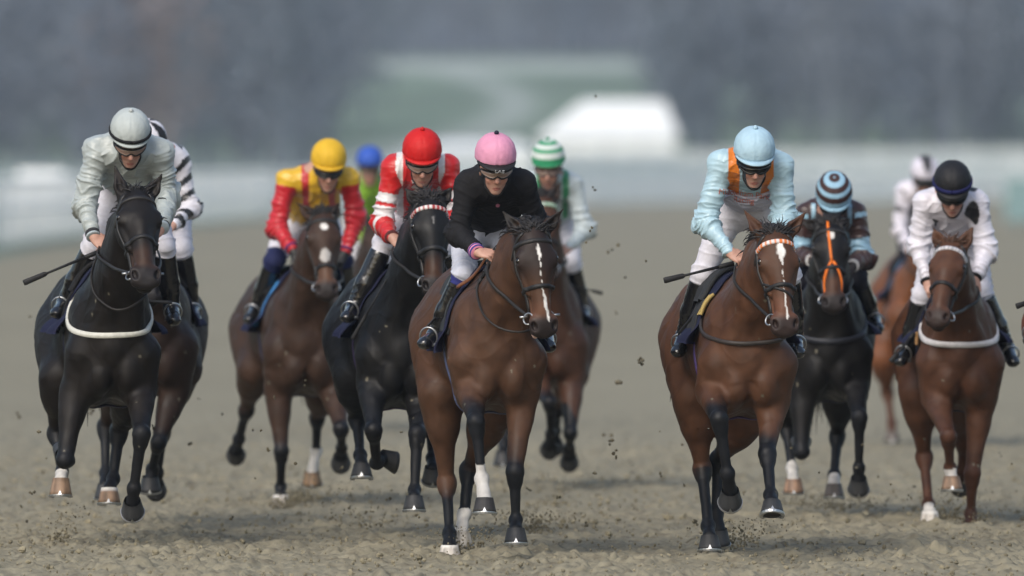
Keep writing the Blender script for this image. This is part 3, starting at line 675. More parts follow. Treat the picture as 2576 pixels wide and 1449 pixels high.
    # -- boots
    for j, k, a, t in zip(J0, K, AN, TO):
        g = Field(); d = unit(a - k); fd = unit(t - a); g.cone(lerp(k, a, .16), lerp(k, a, .62), .062, .060, .02); g.cone(lerp(k, a, .62), a, .060, .045, .02)
        up = unit(-d - fd * (-d @ fd)); g.ell(a - up * .012, (.042, .05, .045), .02); g.cone(a - up * .012, t - up * .01, .040, .036, .025); g.ell(t - up * .012 + fd * .015, (.040, .045, .030), .015)
        g.cone(a - up * .045 - fd * .03, a - up * .055 - fd * .028, .030, .030, .008)
        V, Qd = g.mesh(fine); N = vnormals(V, Qd); al = (V - k) @ d; w1 = wob(V, 18, D)
        crease = np.exp(-((al - .33) / .07)**2) + .3; V = V + N * (.005 * (1 - np.abs(np.sin(al * 70 + 4.5 * w1)))**2 * crease * (.5 + .5 * wob(V, 33, D)))[:, None]
        mk_mesh('boot', V, Qd, M['boot'], root)
    # -- helmet under a silk cover, with peak
    hcol = sp['cap']; nu, nv = 72, 22; V = []; C = []
    for i in range(nv + 1):
        th = lerp(R(-8), R(90), i / nv)
        for j in range(nu):
            an = 2 * math.pi * j / nu; ce, se = math.cos(th), math.sin(th); pw = lambda c: math.copysign(abs(c)**.9, c)
            rr = 1 - .022 * math.exp(-((((math.degrees(an) + 30) % 60) - 30) / 4.5)**2) * min(1, ce * 1.6) + (.010 * math.sin(an * 13 + i * .9 + 2 * math.sin(an * 3)) + .007 * math.sin(an * 23 - i * .6)) * (1 - i / nv)**1.5 + (.010 * (i == 1) - .03 * (i == 0))
            V.append(HP(.113 * rr * pw(ce) * math.sin(an), .136 * rr * pw(ce) * math.cos(an) - .008, .122 * rr * pw(se) + .006 * math.cos(an) * 0))
            C.append(hcol(math.degrees(th), math.degrees(an) if an < math.pi else math.degrees(an) - 360))
    Fc = [(i * nu + j, i * nu + (j + 1) % nu, (i + 1) * nu + (j + 1) % nu, (i + 1) * nu + j) for i in range(nv) for j in range(nu)] + [tuple(reversed(range(nu)))]
    hel = mk_mesh('helmet', V, Fc, M['shell'], root, True, C)
    mb = MB(); pc = sp.get('peak', (.012, .012, .013)); n = 21; top, bot = [], []
    for i in range(n):
        an = R(lerp(-72, 72, i / (n - 1))); e = math.cos(R(lerp(-90, 90, i / (n - 1)))) * sp.get('peakl', .042)
        for r_, arr in ((0, top), (1, top)): pass
        i0 = HP(.110 * math.sin(an), .130 * math.cos(an) - .008, -.010); o0 = HP(.113 * math.sin(an) * (1 + e), .136 * math.cos(an) - .004 + e * .8, -.018 - e * .22)
        i1 = i0 - U * .012; o1 = o0 - U * .006
        mb.v += [tuple(i0), tuple(o0), tuple(o1), tuple(i1)]
    mb.f = [(i * 4 + k, (i + 1) * 4 + k, (i + 1) * 4 + (k + 1) % 4, i * 4 + (k + 1) % 4) for i in range(n - 1) for k in range(4)] + [(0, 1, 2, 3), ((n - 1) * 4 + 3, (n - 1) * 4 + 2, (n - 1) * 4 + 1, (n - 1) * 4)]
    mb.c = [tuple(pc)] * len(mb.v); mb.build('peak', M['shell'], hel)
    if 'button' in sp:
        mb = MB(); b = HP(0, -.008, .122)
        mb.tube([b, b + U * .006, b + U * .014, b + U * .02], [.012, .014, .012, .004], 8, sp['button']); mb.build('button', M['shell'], hel)
    for (e0, e1, col, nm) in sp.get('bands', []):
        mb = MB(); pts, nr = [], []
        for j in range(41):
            an = 2 * math.pi * j / 40; th = R((e0 + e1) / 2); d0 = S * .113 * math.cos(th) * math.sin(an) + Fw * .136 * math.cos(th) * math.cos(an) + U * .122 * math.sin(th)
            pts.append(HP(0, -.008, 0) + d0 * hk * 1.02); nr.append(d0)
        mb.ribbon(pts, nr, (e1 - e0) / 57 * .12, .006, A3(*col)); mb.build(nm, M['cloth'], hel)
    # -- goggles with strap, chin strap
    gt = sp.get('goggle', 'dark')
    def face(an, up, r): return HF(.080 * r * math.sin(an), .095 * r * math.cos(an) - .002, up)
    n = 25; V = []
    for ly in range(2):
        for i in range(n):
            an = lerp(-62, 62, i / (n - 1)); k = 1 - abs(an) / 62
            dip = -.010 + .014 * math.exp(-(an / 9)**2); hi = -.030 + .0 * k; lo = -.072 + (.016 * math.exp(-(an / 10)**2)) + .022 * (1 - k)**2
            for u in (hi, lerp(hi, lo, .5), lo): V.append(face(R(an), u, (1.17 if u != (hi + lo) / 2 else 1.22) - .05 * ly))
    Fc = []
    for ly in range(2):
        for i in range(n - 1):
            for k in range(2): Fc.append(tuple(ly * n * 3 + x for x in (i * 3 + k, i * 3 + k + 1, (i + 1) * 3 + k + 1, (i + 1) * 3 + k)))
    for i in range(n - 1):
        for k in (0, 2): Fc.append((i * 3 + k, (i + 1) * 3 + k, n * 3 + (i + 1) * 3 + k, n * 3 + i * 3 + k))
    gg = mk_mesh('goggles', V, Fc, M['lens'] if gt == 'dark' else M['clear'], root, True)
    mb = MB()
    for k, w in ((0, .006), (2, .005)): mb.tube([np.array(V[i * 3 + k]) for i in range(n)], w, 6)
    mb.build('frame', M['rubber'], gg)
    mb = MB(); pts = [face(R(an), -.045, 1.14) for an in np.linspace(60, 300, 25)]; mb.ribbon(pts, [p - HF(0, 0, -.045) for p in pts], .022, .004); mb.build('goggle_strap', M['rubber'], gg)
    if sp.get('chin', True):
        dr = np.array([S * math.sin(t) + (-U * .80 + Fw * .42) * math.cos(t) for t in np.linspace(-1.75, 1.75, 31)]); c0 = HF(0, .018, -.085)
        pts, nr_ = f.trace(c0 + dr * .22, -dr, .22); mb = MB(); mb.ribbon(pts + nr_ * .003, nr_, .019, .005); mb.build('chin_strap', M['rubber'], root)
    for s, e, w, cc in [(i, *z) for i, z in enumerate(((EL, WL, sp.get('cuffs')), (ER, WR, sp.get('cuffs'))))]:
        if cc:
            for (t0, t1, col, rad, nm) in cc:
                mb = MB(); p0, p1 = lerp(e, w, t0), lerp(e, w, t1); mb.tube([p0, lerp(p0, p1, .1), lerp(p0, p1, .5), lerp(p0, p1, .9), p1], [rad * .9, rad, rad * 1.03, rad, rad * .9], 18, A3(*col)); mb.build(nm, M['cloth'], root)
    return dict(root=root, hands=fingers, feet=[lerp(a, t, .72) for a, t in zip(AN, TO)], fd=[t - a for a, t in zip(AN, TO)], HP=HP, S=S, U=U, Fw=Fw, Sc=Sc, Hc=Hc, X=X, ax=ax, fr=fr, jf=None, sp=sp, lens=[float(np.linalg.norm(x - y)) for x, y in ((SL, EL), (EL, WL), (SR, ER), (ER, WR), (Sc, Hc), (J0[0], K[0]), (K[0], AN[0]), (J0[1], K[1]), (K[1], AN[1]))])
def whip(a, b, label, r=.008):
    a, b = np.asarray(a, float), np.asarray(b, float); o = thing('whip', a, label, 'whip', 'whips held by the jockeys')
    mb = MB(); mb.tube([a, lerp(a, b, .2), lerp(a, b, .22)], [r * 1.5, r * 1.5, r], 8); mb.build('grip', M['rubber'], o)
    mb = MB(); d = unit(b - a); sx = unit(np.cross(d, A3(0, 1, 0))); mb.tube([lerp(a, b, .2), lerp(a, b, .6), lerp(a, b, .75)], [r, r * .8, r * .8], 8); mb.build('shaft', M['rubber'], o)
    mb = MB(); mb.tube([lerp(a, b, .70), lerp(a, b, .73), lerp(a, b, .98), b], [r, r * 1.6, r * 1.9, r * 1.6], 8, None, (unit(np.cross(d, sx)), .45)); mb.build('flap', M['rubber'], o)


# ------------------------------------------------------------------ the field of runners
def ell_mask(x, y, cx, cy, rx, ry): return 1 - sstep(((x - cx) / rx)**2 + ((y - cy) / ry)**2, .8, 1.15)
def line_mask(x, y, pts, ws):
    out = np.zeros(len(x)); p = np.stack([x, y], 1)
    for (a, b), (wa, wb) in zip(zip(pts[:-1], pts[1:]), zip(ws[:-1], ws[1:])):
        d, t = seg(p, A3(*a), A3(*b)); w = wa + (wb - wa) * t; out = np.maximum(out, 1 - sstep(d, w * .75, w * 1.25))
    return out
HS, RS = {}, {}
BAY = (.062, .0295, .0160); DBAY = (.036, .018, .011); BRN = (.012, .0085, .007); BLK = (.0048, .0048, .0055); CHE = (.105, .038, .016)
TAN = (.22, .145, .095); PALE = (.42, .39, .35)
LEGS0 = lambda x, s: {}
def gen_legs(cx, s, k=(0, 0, 0, 0)):
    """a plain gallop stride for horses that are mostly hidden"""
    q = lambda dx, z, v: (cx + dx * s, HZ + (CAMH - z) * s, v)
    return dict(FL=dict(j=[q(-.15, .93, 0), q(-.14, .66, -.34), q(-.13, .36, -.3), q(-.13, .25, -.34)], p=10), FR=dict(j=[q(.15, .93, 0), q(.14, .60, -.2), q(.14, .60, .1), q(.14, .64, .2)], p=110),
                HL=dict(j=[q(-.19, 1.0, .8), q(-.17, .62, 1.1), q(-.16, .28, .95), q(-.16, .18, .88)], p=5), HR=dict(j=[q(.19, 1.0, .8), q(.17, .66, 1.15), q(.16, .40, 1.4), q(.16, .30, 1.46)], p=70))
HSPEC = {
 6: dict(D=49.8, cx=1250, hx=1172, h=.0075, label='bay racehorse with a thin crooked white stripe down its face', coat=BAY, tongue=1, poll=(1338, 572), muz=(1368, 838), hyaw=14, headw=1.2, ears=((1263, 530), (1418, 525)),
    darkface=(.020, .012, .010), muzzle=(.10, .045, .026), muzd=.9, earw=1.,
    blaze=lambda x, y, z: np.maximum(np.maximum(line_mask(x, y, [(.004, .115), (-.003, .14), (.004, .165), (.002, .195)], [.006, .009, .010, .0025]), line_mask(x, y, [(.002, .195), (.0, .30), (.006, .38)], [.0016, .0018, .004])), line_mask(x, y, [(.006, .38), (.014, .44), (.024, .52)], [.007, .010, .005])),
    FL=dict(j=[(1185, 968, .0), (1197, 1062, -.36), (1212, 1204, -.36), (1219, 1258, -.42)], p=-8, pt=.55, sock=1.72, hoof=(.03, .028, .027)),
    FR=dict(j=[(1315, 985, .05), (1295, 1187, -.10), (1297, 1308, -.08), (1298, 1334, -.16)], p=-6),
    HL=dict(j=[(1106, 990, .84), (1124, 1215, .95), (1130, 1340, .72), (1131, 1376, .62)], p=0, hoof=(.4, .37, .33), coronet=1, shoe=False, hh=.07, pt=1.2),
    HR=dict(j=[(1245, 1030, .85), (1179, 1182, 1.15), (1168, 1292, 1.02), (1160, 1338, .93)], p=12, sock=1.9, hoof=(.4, .37, .33), pt=.8)),
 8: dict(D=49.8, cx=1880, hx=1800, dz=-.03, h=.0075, label='bay racehorse with a white star and hairline stripe, wearing an orange and white browband', coat=(.068, .0300, .0155), poll=(1948, 584), muz=(1972, 833), hyaw=10, headw=1.18, ears=((1870, 526), (2028, 532)), manedir=-.5, forelock=1.3,
    muzzle=(.12, .05, .028), muzd=.85, earcol=(.06, .026, .015), earw=.6,
    blaze=lambda x, y, z: np.maximum(line_mask(x, y, [(.008, .11), (.006, .15), (.008, .185), (.006, .23)], [.016, .024, .012, .003]), line_mask(x, y, [(.006, .23), (.004, .36), (.008, .44), (.012, .52)], [.0014, .0014, .0035, .006])),
    FL=dict(j=[(1790, 985, 0), (1809, 1055, -.36), (1830, 1190, -.30), (1837, 1236, -.24)], p=48, pt=.55),
    FR=dict(j=[(1943, 1000, .05), (1930, 1143, -.2), (1939, 1243, -.4), (1942, 1266, -.5)], p=-24),
    HL=dict(j=[(1744, 1000, .86), (1767, 1180, .98), (1781, 1322, .72), (1785, 1352, .62)], p=-8, pt=.95),
    HR=dict(j=[(1880, 1050, .85), (1806, 1160, 1.15), (1802, 1290, 1.05), (1808, 1335, 1.0)], p=15)),
 1: dict(D=51.3, cx=283, hx=230, h=.0075, label='dark brown racehorse wearing a white breast girth', coat=(.0075, .0056, .0048), poll=(341, 488), muz=(374, 712), hyaw=14, hsize=1.1, headw=1.2, neckw=1.12, ears=((289, 416), (408, 437)), forelock=.3,
    muzzle=(.045, .022, .013), muzd=.9, ptw=.8,
    FL=dict(j=[(188, 985, 0), (164, 1158, -.12), (162, 1150, .17), (160, 1140, .28)], p=120),
    FR=dict(j=[(352, 985, 0), (356, 1092, -.33), (337, 1228, -.25), (333, 1262, -.2)], p=50),
    HL=dict(j=[(148, 950, .75), (141, 1090, 1.0), (155, 1185, .8), (153, 1208, .72)], p=-6, sock=2.2, hoof=TAN, hh=.10),
    HR=dict(j=[(335, 1000, .85), (299, 1085, 1.1), (285, 1203, .95), (275, 1232, .86)], p=-6, coronet=1, hoof=TAN, hh=.09)),
 2: dict(D=54.0, cx=386, hx=384, h=.0095, label='brown racehorse half hidden behind the dark brown horse with the white breast girth', coat=(.024, .0135, .0095), poll=(368, 560), muz=(385, 750), hyaw=5, ears=((335, 520), (400, 520)),
    FL=dict(j=[(330, 960, 0), (315, 1060, -.3), (305, 1050, .02), (303, 1045, .13)], p=110),
    FR=dict(j=[(440, 985, 0), (399, 1112, -.15), (383, 1182, .06), (378, 1203, .05)], p=12),
    HL=dict(j=[(300, 950, .8), (266, 1075, 1.05), (265, 1188, .9), (265, 1222, .8)], p=5),
    HR=dict(j=[(462, 930, .8), (408, 1085, 1.15), (396, 1190, 1.3), (392, 1215, 1.38)], p=60)),
 3: dict(D=57.9, cx=768, hx=700, dz=-.09, h=.0085, label='brown racehorse with a white star and a muddy nose, ears laid sideways', coat=(.036, .0185, .0115), poll=(811, 538), muz=(825, 742), hyaw=4, headw=1.14, ears=((744, 508), (854, 508)), earout=.9,
    muzzle=(.115, .055, .03), muzd=.92, blaze=lambda x, y, z: np.maximum(ell_mask(x, y, .002, .135, .026, .026), .55 * ell_mask(x, y, .0, .335, .034, .045)), earw=.2, pt=.8,
    FL=dict(j=[(700, 985, .05), (708, 1135, -.02), (706, 1226, .13), (706, 1248, .09)], p=4, coronet=1, hoof=(.3, .27, .23)),
    FR=dict(j=[(840, 985, 0), (858, 1078, -.28), (860, 1128, -.06), (857, 1148, .02)], p=60),
    HL=dict(j=[(640, 930, .8), (620, 1030, 1.15), (601, 1105, 1.38), (593, 1132, 1.45)], p=75),
    HR=dict(j=[(815, 985, .85), (798, 1048, 1.15), (795, 1135, 1.3), (785, 1188, 1.26)], p=15, sock=1.9, hoof=(.22, .14, .08))),
 5: dict(D=52.4, cx=1012, hx=948, dz=-.04, h=.008, label='black racehorse with a red and white toothed browband', coat=BLK, poll=(1079, 500), muz=(1096, 735), hyaw=8, headw=1.2, ears=((1019, 474), (1137, 472)), forelock=1.4,
    muzzle=(.06, .026, .013), muzd=.95, blaze=lambda x, y, z: .25 * line_mask(x, y, [(.006, .15), (.008, .19)], [.008, .005]),
    FL=dict(j=[(935, 965, 0), (940, 1082, -.33), (947, 1166, -.1), (966, 1150, .0)], p=70, r=65),
    FR=dict(j=[(1055, 985, .05), (1049, 1092, -.3), (1043, 1232, -.38), (1042, 1252, -.46)], p=-5),
    HL=dict(j=[(888, 950, .75), (899, 1055, 1.0), (906, 1143, .75), (910, 1172, .65)], p=-10),
    HR=dict(j=[(1080, 980, .8), (1085, 1070, 1.1), (1087, 1150, .95), (1089, 1178, .85)], p=25)),
 7: dict(D=60.8, cx=1378, hx=1388, dz=-.10, h=.0095, label='bay racehorse behind, its head half hidden, in a green and white browband', coat=(.055, .024, .0135), poll=(1366, 494), muz=(1378, 700), hyaw=5, ears=((1325, 450), (1410, 455)),
    FL=dict(j=[(1345, 950, 0), (1382, 1012, -.34), (1386, 1092, -.1), (1382, 1120, -.05)], p=80),
    FR=dict(j=[(1438, 955, 0), (1435, 1088, -.2), (1432, 1130, .02), (1432, 1146, .1)], p=60),
    HL=dict(j=[(1300, 930, .8), (1276, 1040, 1.1), (1268, 1115, 1.0), (1265, 1140, .95)], p=10), HR=dict(j=[(1440, 940, .8), (1402, 1030, 1.1), (1398, 1085, 1.35), (1396, 1110, 1.42)], p=70)),
 9: dict(D=55.9, cx=2085, hx=2066, dz=-.08, h=.0085, label='near black racehorse with a white star and an orange strap down its face', coat=(.0062, .0055, .0055), poll=(2087, 562), muz=(2094, 775), hyaw=1, headw=1.18, ears=((2010, 556), (2139, 549)), earout=.9, forelock=1.6,
    muzzle=(.075, .034, .019), muzd=.92, blaze=lambda x, y, z: .8 * ell_mask(x, y, .0, .12, .022, .03), tail=(-.02, .35, -.85),
    FL=dict(j=[(2020, 975, 0), (2016, 1135, -.1), (2016, 1132, .2), (2016, 1120, .3)], p=120),
    FR=dict(j=[(2150, 960, 0), (2162, 1050, -.34), (2161, 1175, -.25), (2160, 1205, -.22)], p=40),
    HL=dict(j=[(1985, 960, .8), (1980, 1075, 1.05), (1992, 1178, .85), (1996, 1208, .75)], p=5, sock=1.9, hoof=(.24, .15, .10)),
    HR=dict(j=[(2115, 985, .8), (2106, 1095, 1.05), (2099, 1192, .85), (2098, 1222, .75)], p=-5, sock=2.25, hoof=(.10, .085, .075))),
 11: dict(D=54.7, cx=2416, hx=2376, dz=-.11, h=.0085, label='chestnut racehorse wearing a white breast girth, head turned aside', coat=(.068, .0285, .0145), poll=(2395, 614), muz=(2351, 812), hyaw=-14, headw=1.12, ears=((2345, 568), (2450, 567)), hair=(.07, .032, .016), pcol=(.05, .019, .010), ptw=.7,
    muzd=.75, earcol=(.09, .04, .02), earw=.3, forelock=.8,
    FL=dict(j=[(2355, 1000, 0), (2386, 1098, -.33), (2390, 1178, -.2), (2394, 1203, -.22)], p=-5, sock=2.1, hoof=TAN),
    FR=dict(j=[(2468, 1005, .05), (2446, 1190, .0), (2442, 1292, .05), (2443, 1316, .0)], p=10, hoof=(.06, .03, .02)),
    HL=dict(j=[(2310, 985, .8), (2325, 1150, 1.0), (2336, 1268, .8), (2339, 1290, .7)], p=0, coronet=1, sock=2.3, hoof=PALE),
    HR=dict(j=[(2400, 1010, .8), (2425, 1110, 1.1), (2420, 1185, 1.25), (2416, 1205, 1.32)], p=60)),
 10: dict(D=71.8, cx=2315, hx=2288, dz=-.06, h=.011, label='chestnut racehorse mostly hidden behind another chestnut and its rider in white', coat=(.14, .052, .022), poll=(2335, 570), muz=(2345, 720), ears=((2312, 540), (2360, 540)), hair=(.07, .03, .015), ptw=.5,
    HL=dict(j=[(2222, 900, .8), (2232, 985, 1.05), (2243, 1062, .9), (2244, 1088, .85)], p=0, hoof=(.1, .085, .075)),
    HR=dict(j=[(2330, 900, .8), (2330, 985, 1.1), (2330, 1040, 1.3), (2330, 1060, 1.36)], p=70),
    FL=dict(j=[(2268, 830, 0), (2290, 925, -.3), (2292, 945, .0), (2292, 950, .1)], p=90), FR=dict(j=[(2362, 830, 0), (2362, 925, -.3), (2362, 1010, -.2), (2362, 1040, -.2)], p=20)),
 4: dict(D=76.6, cx=930, hx=930, dz=-.06, h=.012, label='brown racehorse hidden behind the rider in red and white', coat=DBAY, poll=(940, 560), muz=(945, 700), ears=((922, 535), (960, 535)), **gen_legs(930, 300)),
 12: dict(D=52.2, cx=2758, hx=2712, h=.012, label='reddish bay racehorse cut off by the edge of the picture', coat=(.10, .03, .015), poll=(2745, 575), muz=(2755, 820), ears=((2690, 530), (2800, 530)), **gen_legs(2751, 440)),
}
def solid(col): return lambda I: np.tile(A3(*col), (I['n'], 1)) * (1 + .03 * I['w2'])[:, None]
def put(C, m, col): C[m] = A3(*col); return C
def silk_yellow(I):
    C = np.tile(A3(.62, .38, .022), (I['n'], 1)); ax_ = np.abs(I['x'])
    put(C, (~I['arm']) & (ax_ > .062) & (ax_ < .108) & (I['y'] < .26), (.42, .018, .025)); put(C, I['arm'] & (I['t'] > .17 + .02 * I['w1']), (.45, .012, .022)); return C
def silk_redwhite(I):
    C = np.tile(A3(.48, .010, .012), (I['n'], 1)); W = (.62, .60, .60); ax_ = np.abs(I['x']); a = I['arm']; t = I['t']
    zig = np.abs(((I['y'] * 16) % 1) - .5) * .05
    put(C, (~a) & (ax_ < .030 + zig - .1 * np.clip(.03 - I['y'], 0, .3)) & (I['y'] > -.02), W); put(C, (~a) & (ax_ > .104) & (ax_ < .142), W)
    put(C, a & (((t > .50) & (t < .66)) | ((t > .72) & (t < .90)) | ((t > 1.12) & (t < 1.22) & (I['w1'] > -.1))), W); return C
def silk_green(I):
    C = np.tile(A3(.42, .48, .50), (I['n'], 1)); G = (.03, .22, .10); ax_ = np.abs(I['x'])
    put(C, (~I['arm']) & (ax_ > .072) & (ax_ < .112) & (I['y'] < .3), G); return C
def silk_blue(I):
    C = np.tile(A3(.36, .52, .60), (I['n'], 1)) * (1 + .03 * I['w2'])[:, None]; ax_ = np.abs(I['x']); a = I['arm']
    put(C, (~a) & (ax_ > .062) & (ax_ < .124) & (I['y'] < .20 - (ax_ - .06) * .5), (.62, .17, .012)); put(C, a & (I['t'] < .05) & (ax_ < .118), (.62, .17, .012))
    put(C, (~a) & (I['y'] > .165 - 1.2 * I['x']**2), (.50, .50, .60)); return C
def silk_brown(I):
    C = np.tile(A3(.035, .015, .014), (I['n'], 1)); B = (.26, .43, .55); ax_ = np.abs(I['x'])
    put(C, (~I['arm']) & (ax_ > .098) & (ax_ < .125) & (I['z'] > -.02), B); put(C, I['arm'] & (I['t'] < .16) & (I['t'] > .06), B); put(C, I['arm'] & (I['t'] > .58) & (I['t'] < .93), B); return C
def silk_zebra(I):
    C = np.tile(A3(.62, .61, .66), (I['n'], 1)); q = np.where(I['arm'], I['t'] * 1.0 + I['V'][:, 0] * 1.9 + .05 * I['w1'], I['y'] * 3.2 + I['x'] * 1.5 + .05 * I['w1'])
    put(C, np.sin(q * 19) > .25, (.012, .013, .015)); return C
def silk_stars(I):
    C = np.tile(A3(.62, .60, .68), (I['n'], 1)); ax_ = I['x'] + .5 * I['y']
    put(C, (~I['arm']) & (np.abs(ax_) < .05), (.03, .03, .035)); put(C, I['arm'] & (np.sin(I['t'] * 15) > .45) & (np.sin(I['V'][:, 2] * 30 + I['V'][:, 0] * 40) > .1), (.03, .03, .035))
    put(C, (~I['arm']) & (np.abs(I['x']) > .15), (.05, .05, .06)); return C
def silk_spots(I):
    C = np.tile(A3(.64, .62, .68), (I['n'], 1)) * (1 + .02 * I['w2'])[:, None]; wv = .006 * np.sin(I['y'] * 90)
    put(C, (~I['arm']) & (((I['x'] + .118 + wv) / .040)**2 + ((I['y'] - .075) / .062)**2 < 1), (.012, .012, .015)); put(C, (((I['x'] - .125) / .045)**2 + ((I['y'] + .01) / .05)**2 < 1) & (I['z'] > -.2), (.012, .012, .015)); return C
def silk_lime(I):
    C = np.tile(A3(.24, .46, .045), (I['n'], 1)); put(C, I['arm'], (.33, .55, .05)); put(C, (~I['arm']) & (np.abs(I['x']) > .10), (.04, .09, .25)); put(C, I['arm'] & (I['t'] < .35), (.04, .09, .25)); return C
def hoops(c1, c2, n=6, lo=-8, ph=0): return lambda e, a: A3(*(c1 if int((e - lo + ph) / (98 / n)) % 2 == 0 else c2))
capc = lambda c: (lambda e, a: A3(*c))
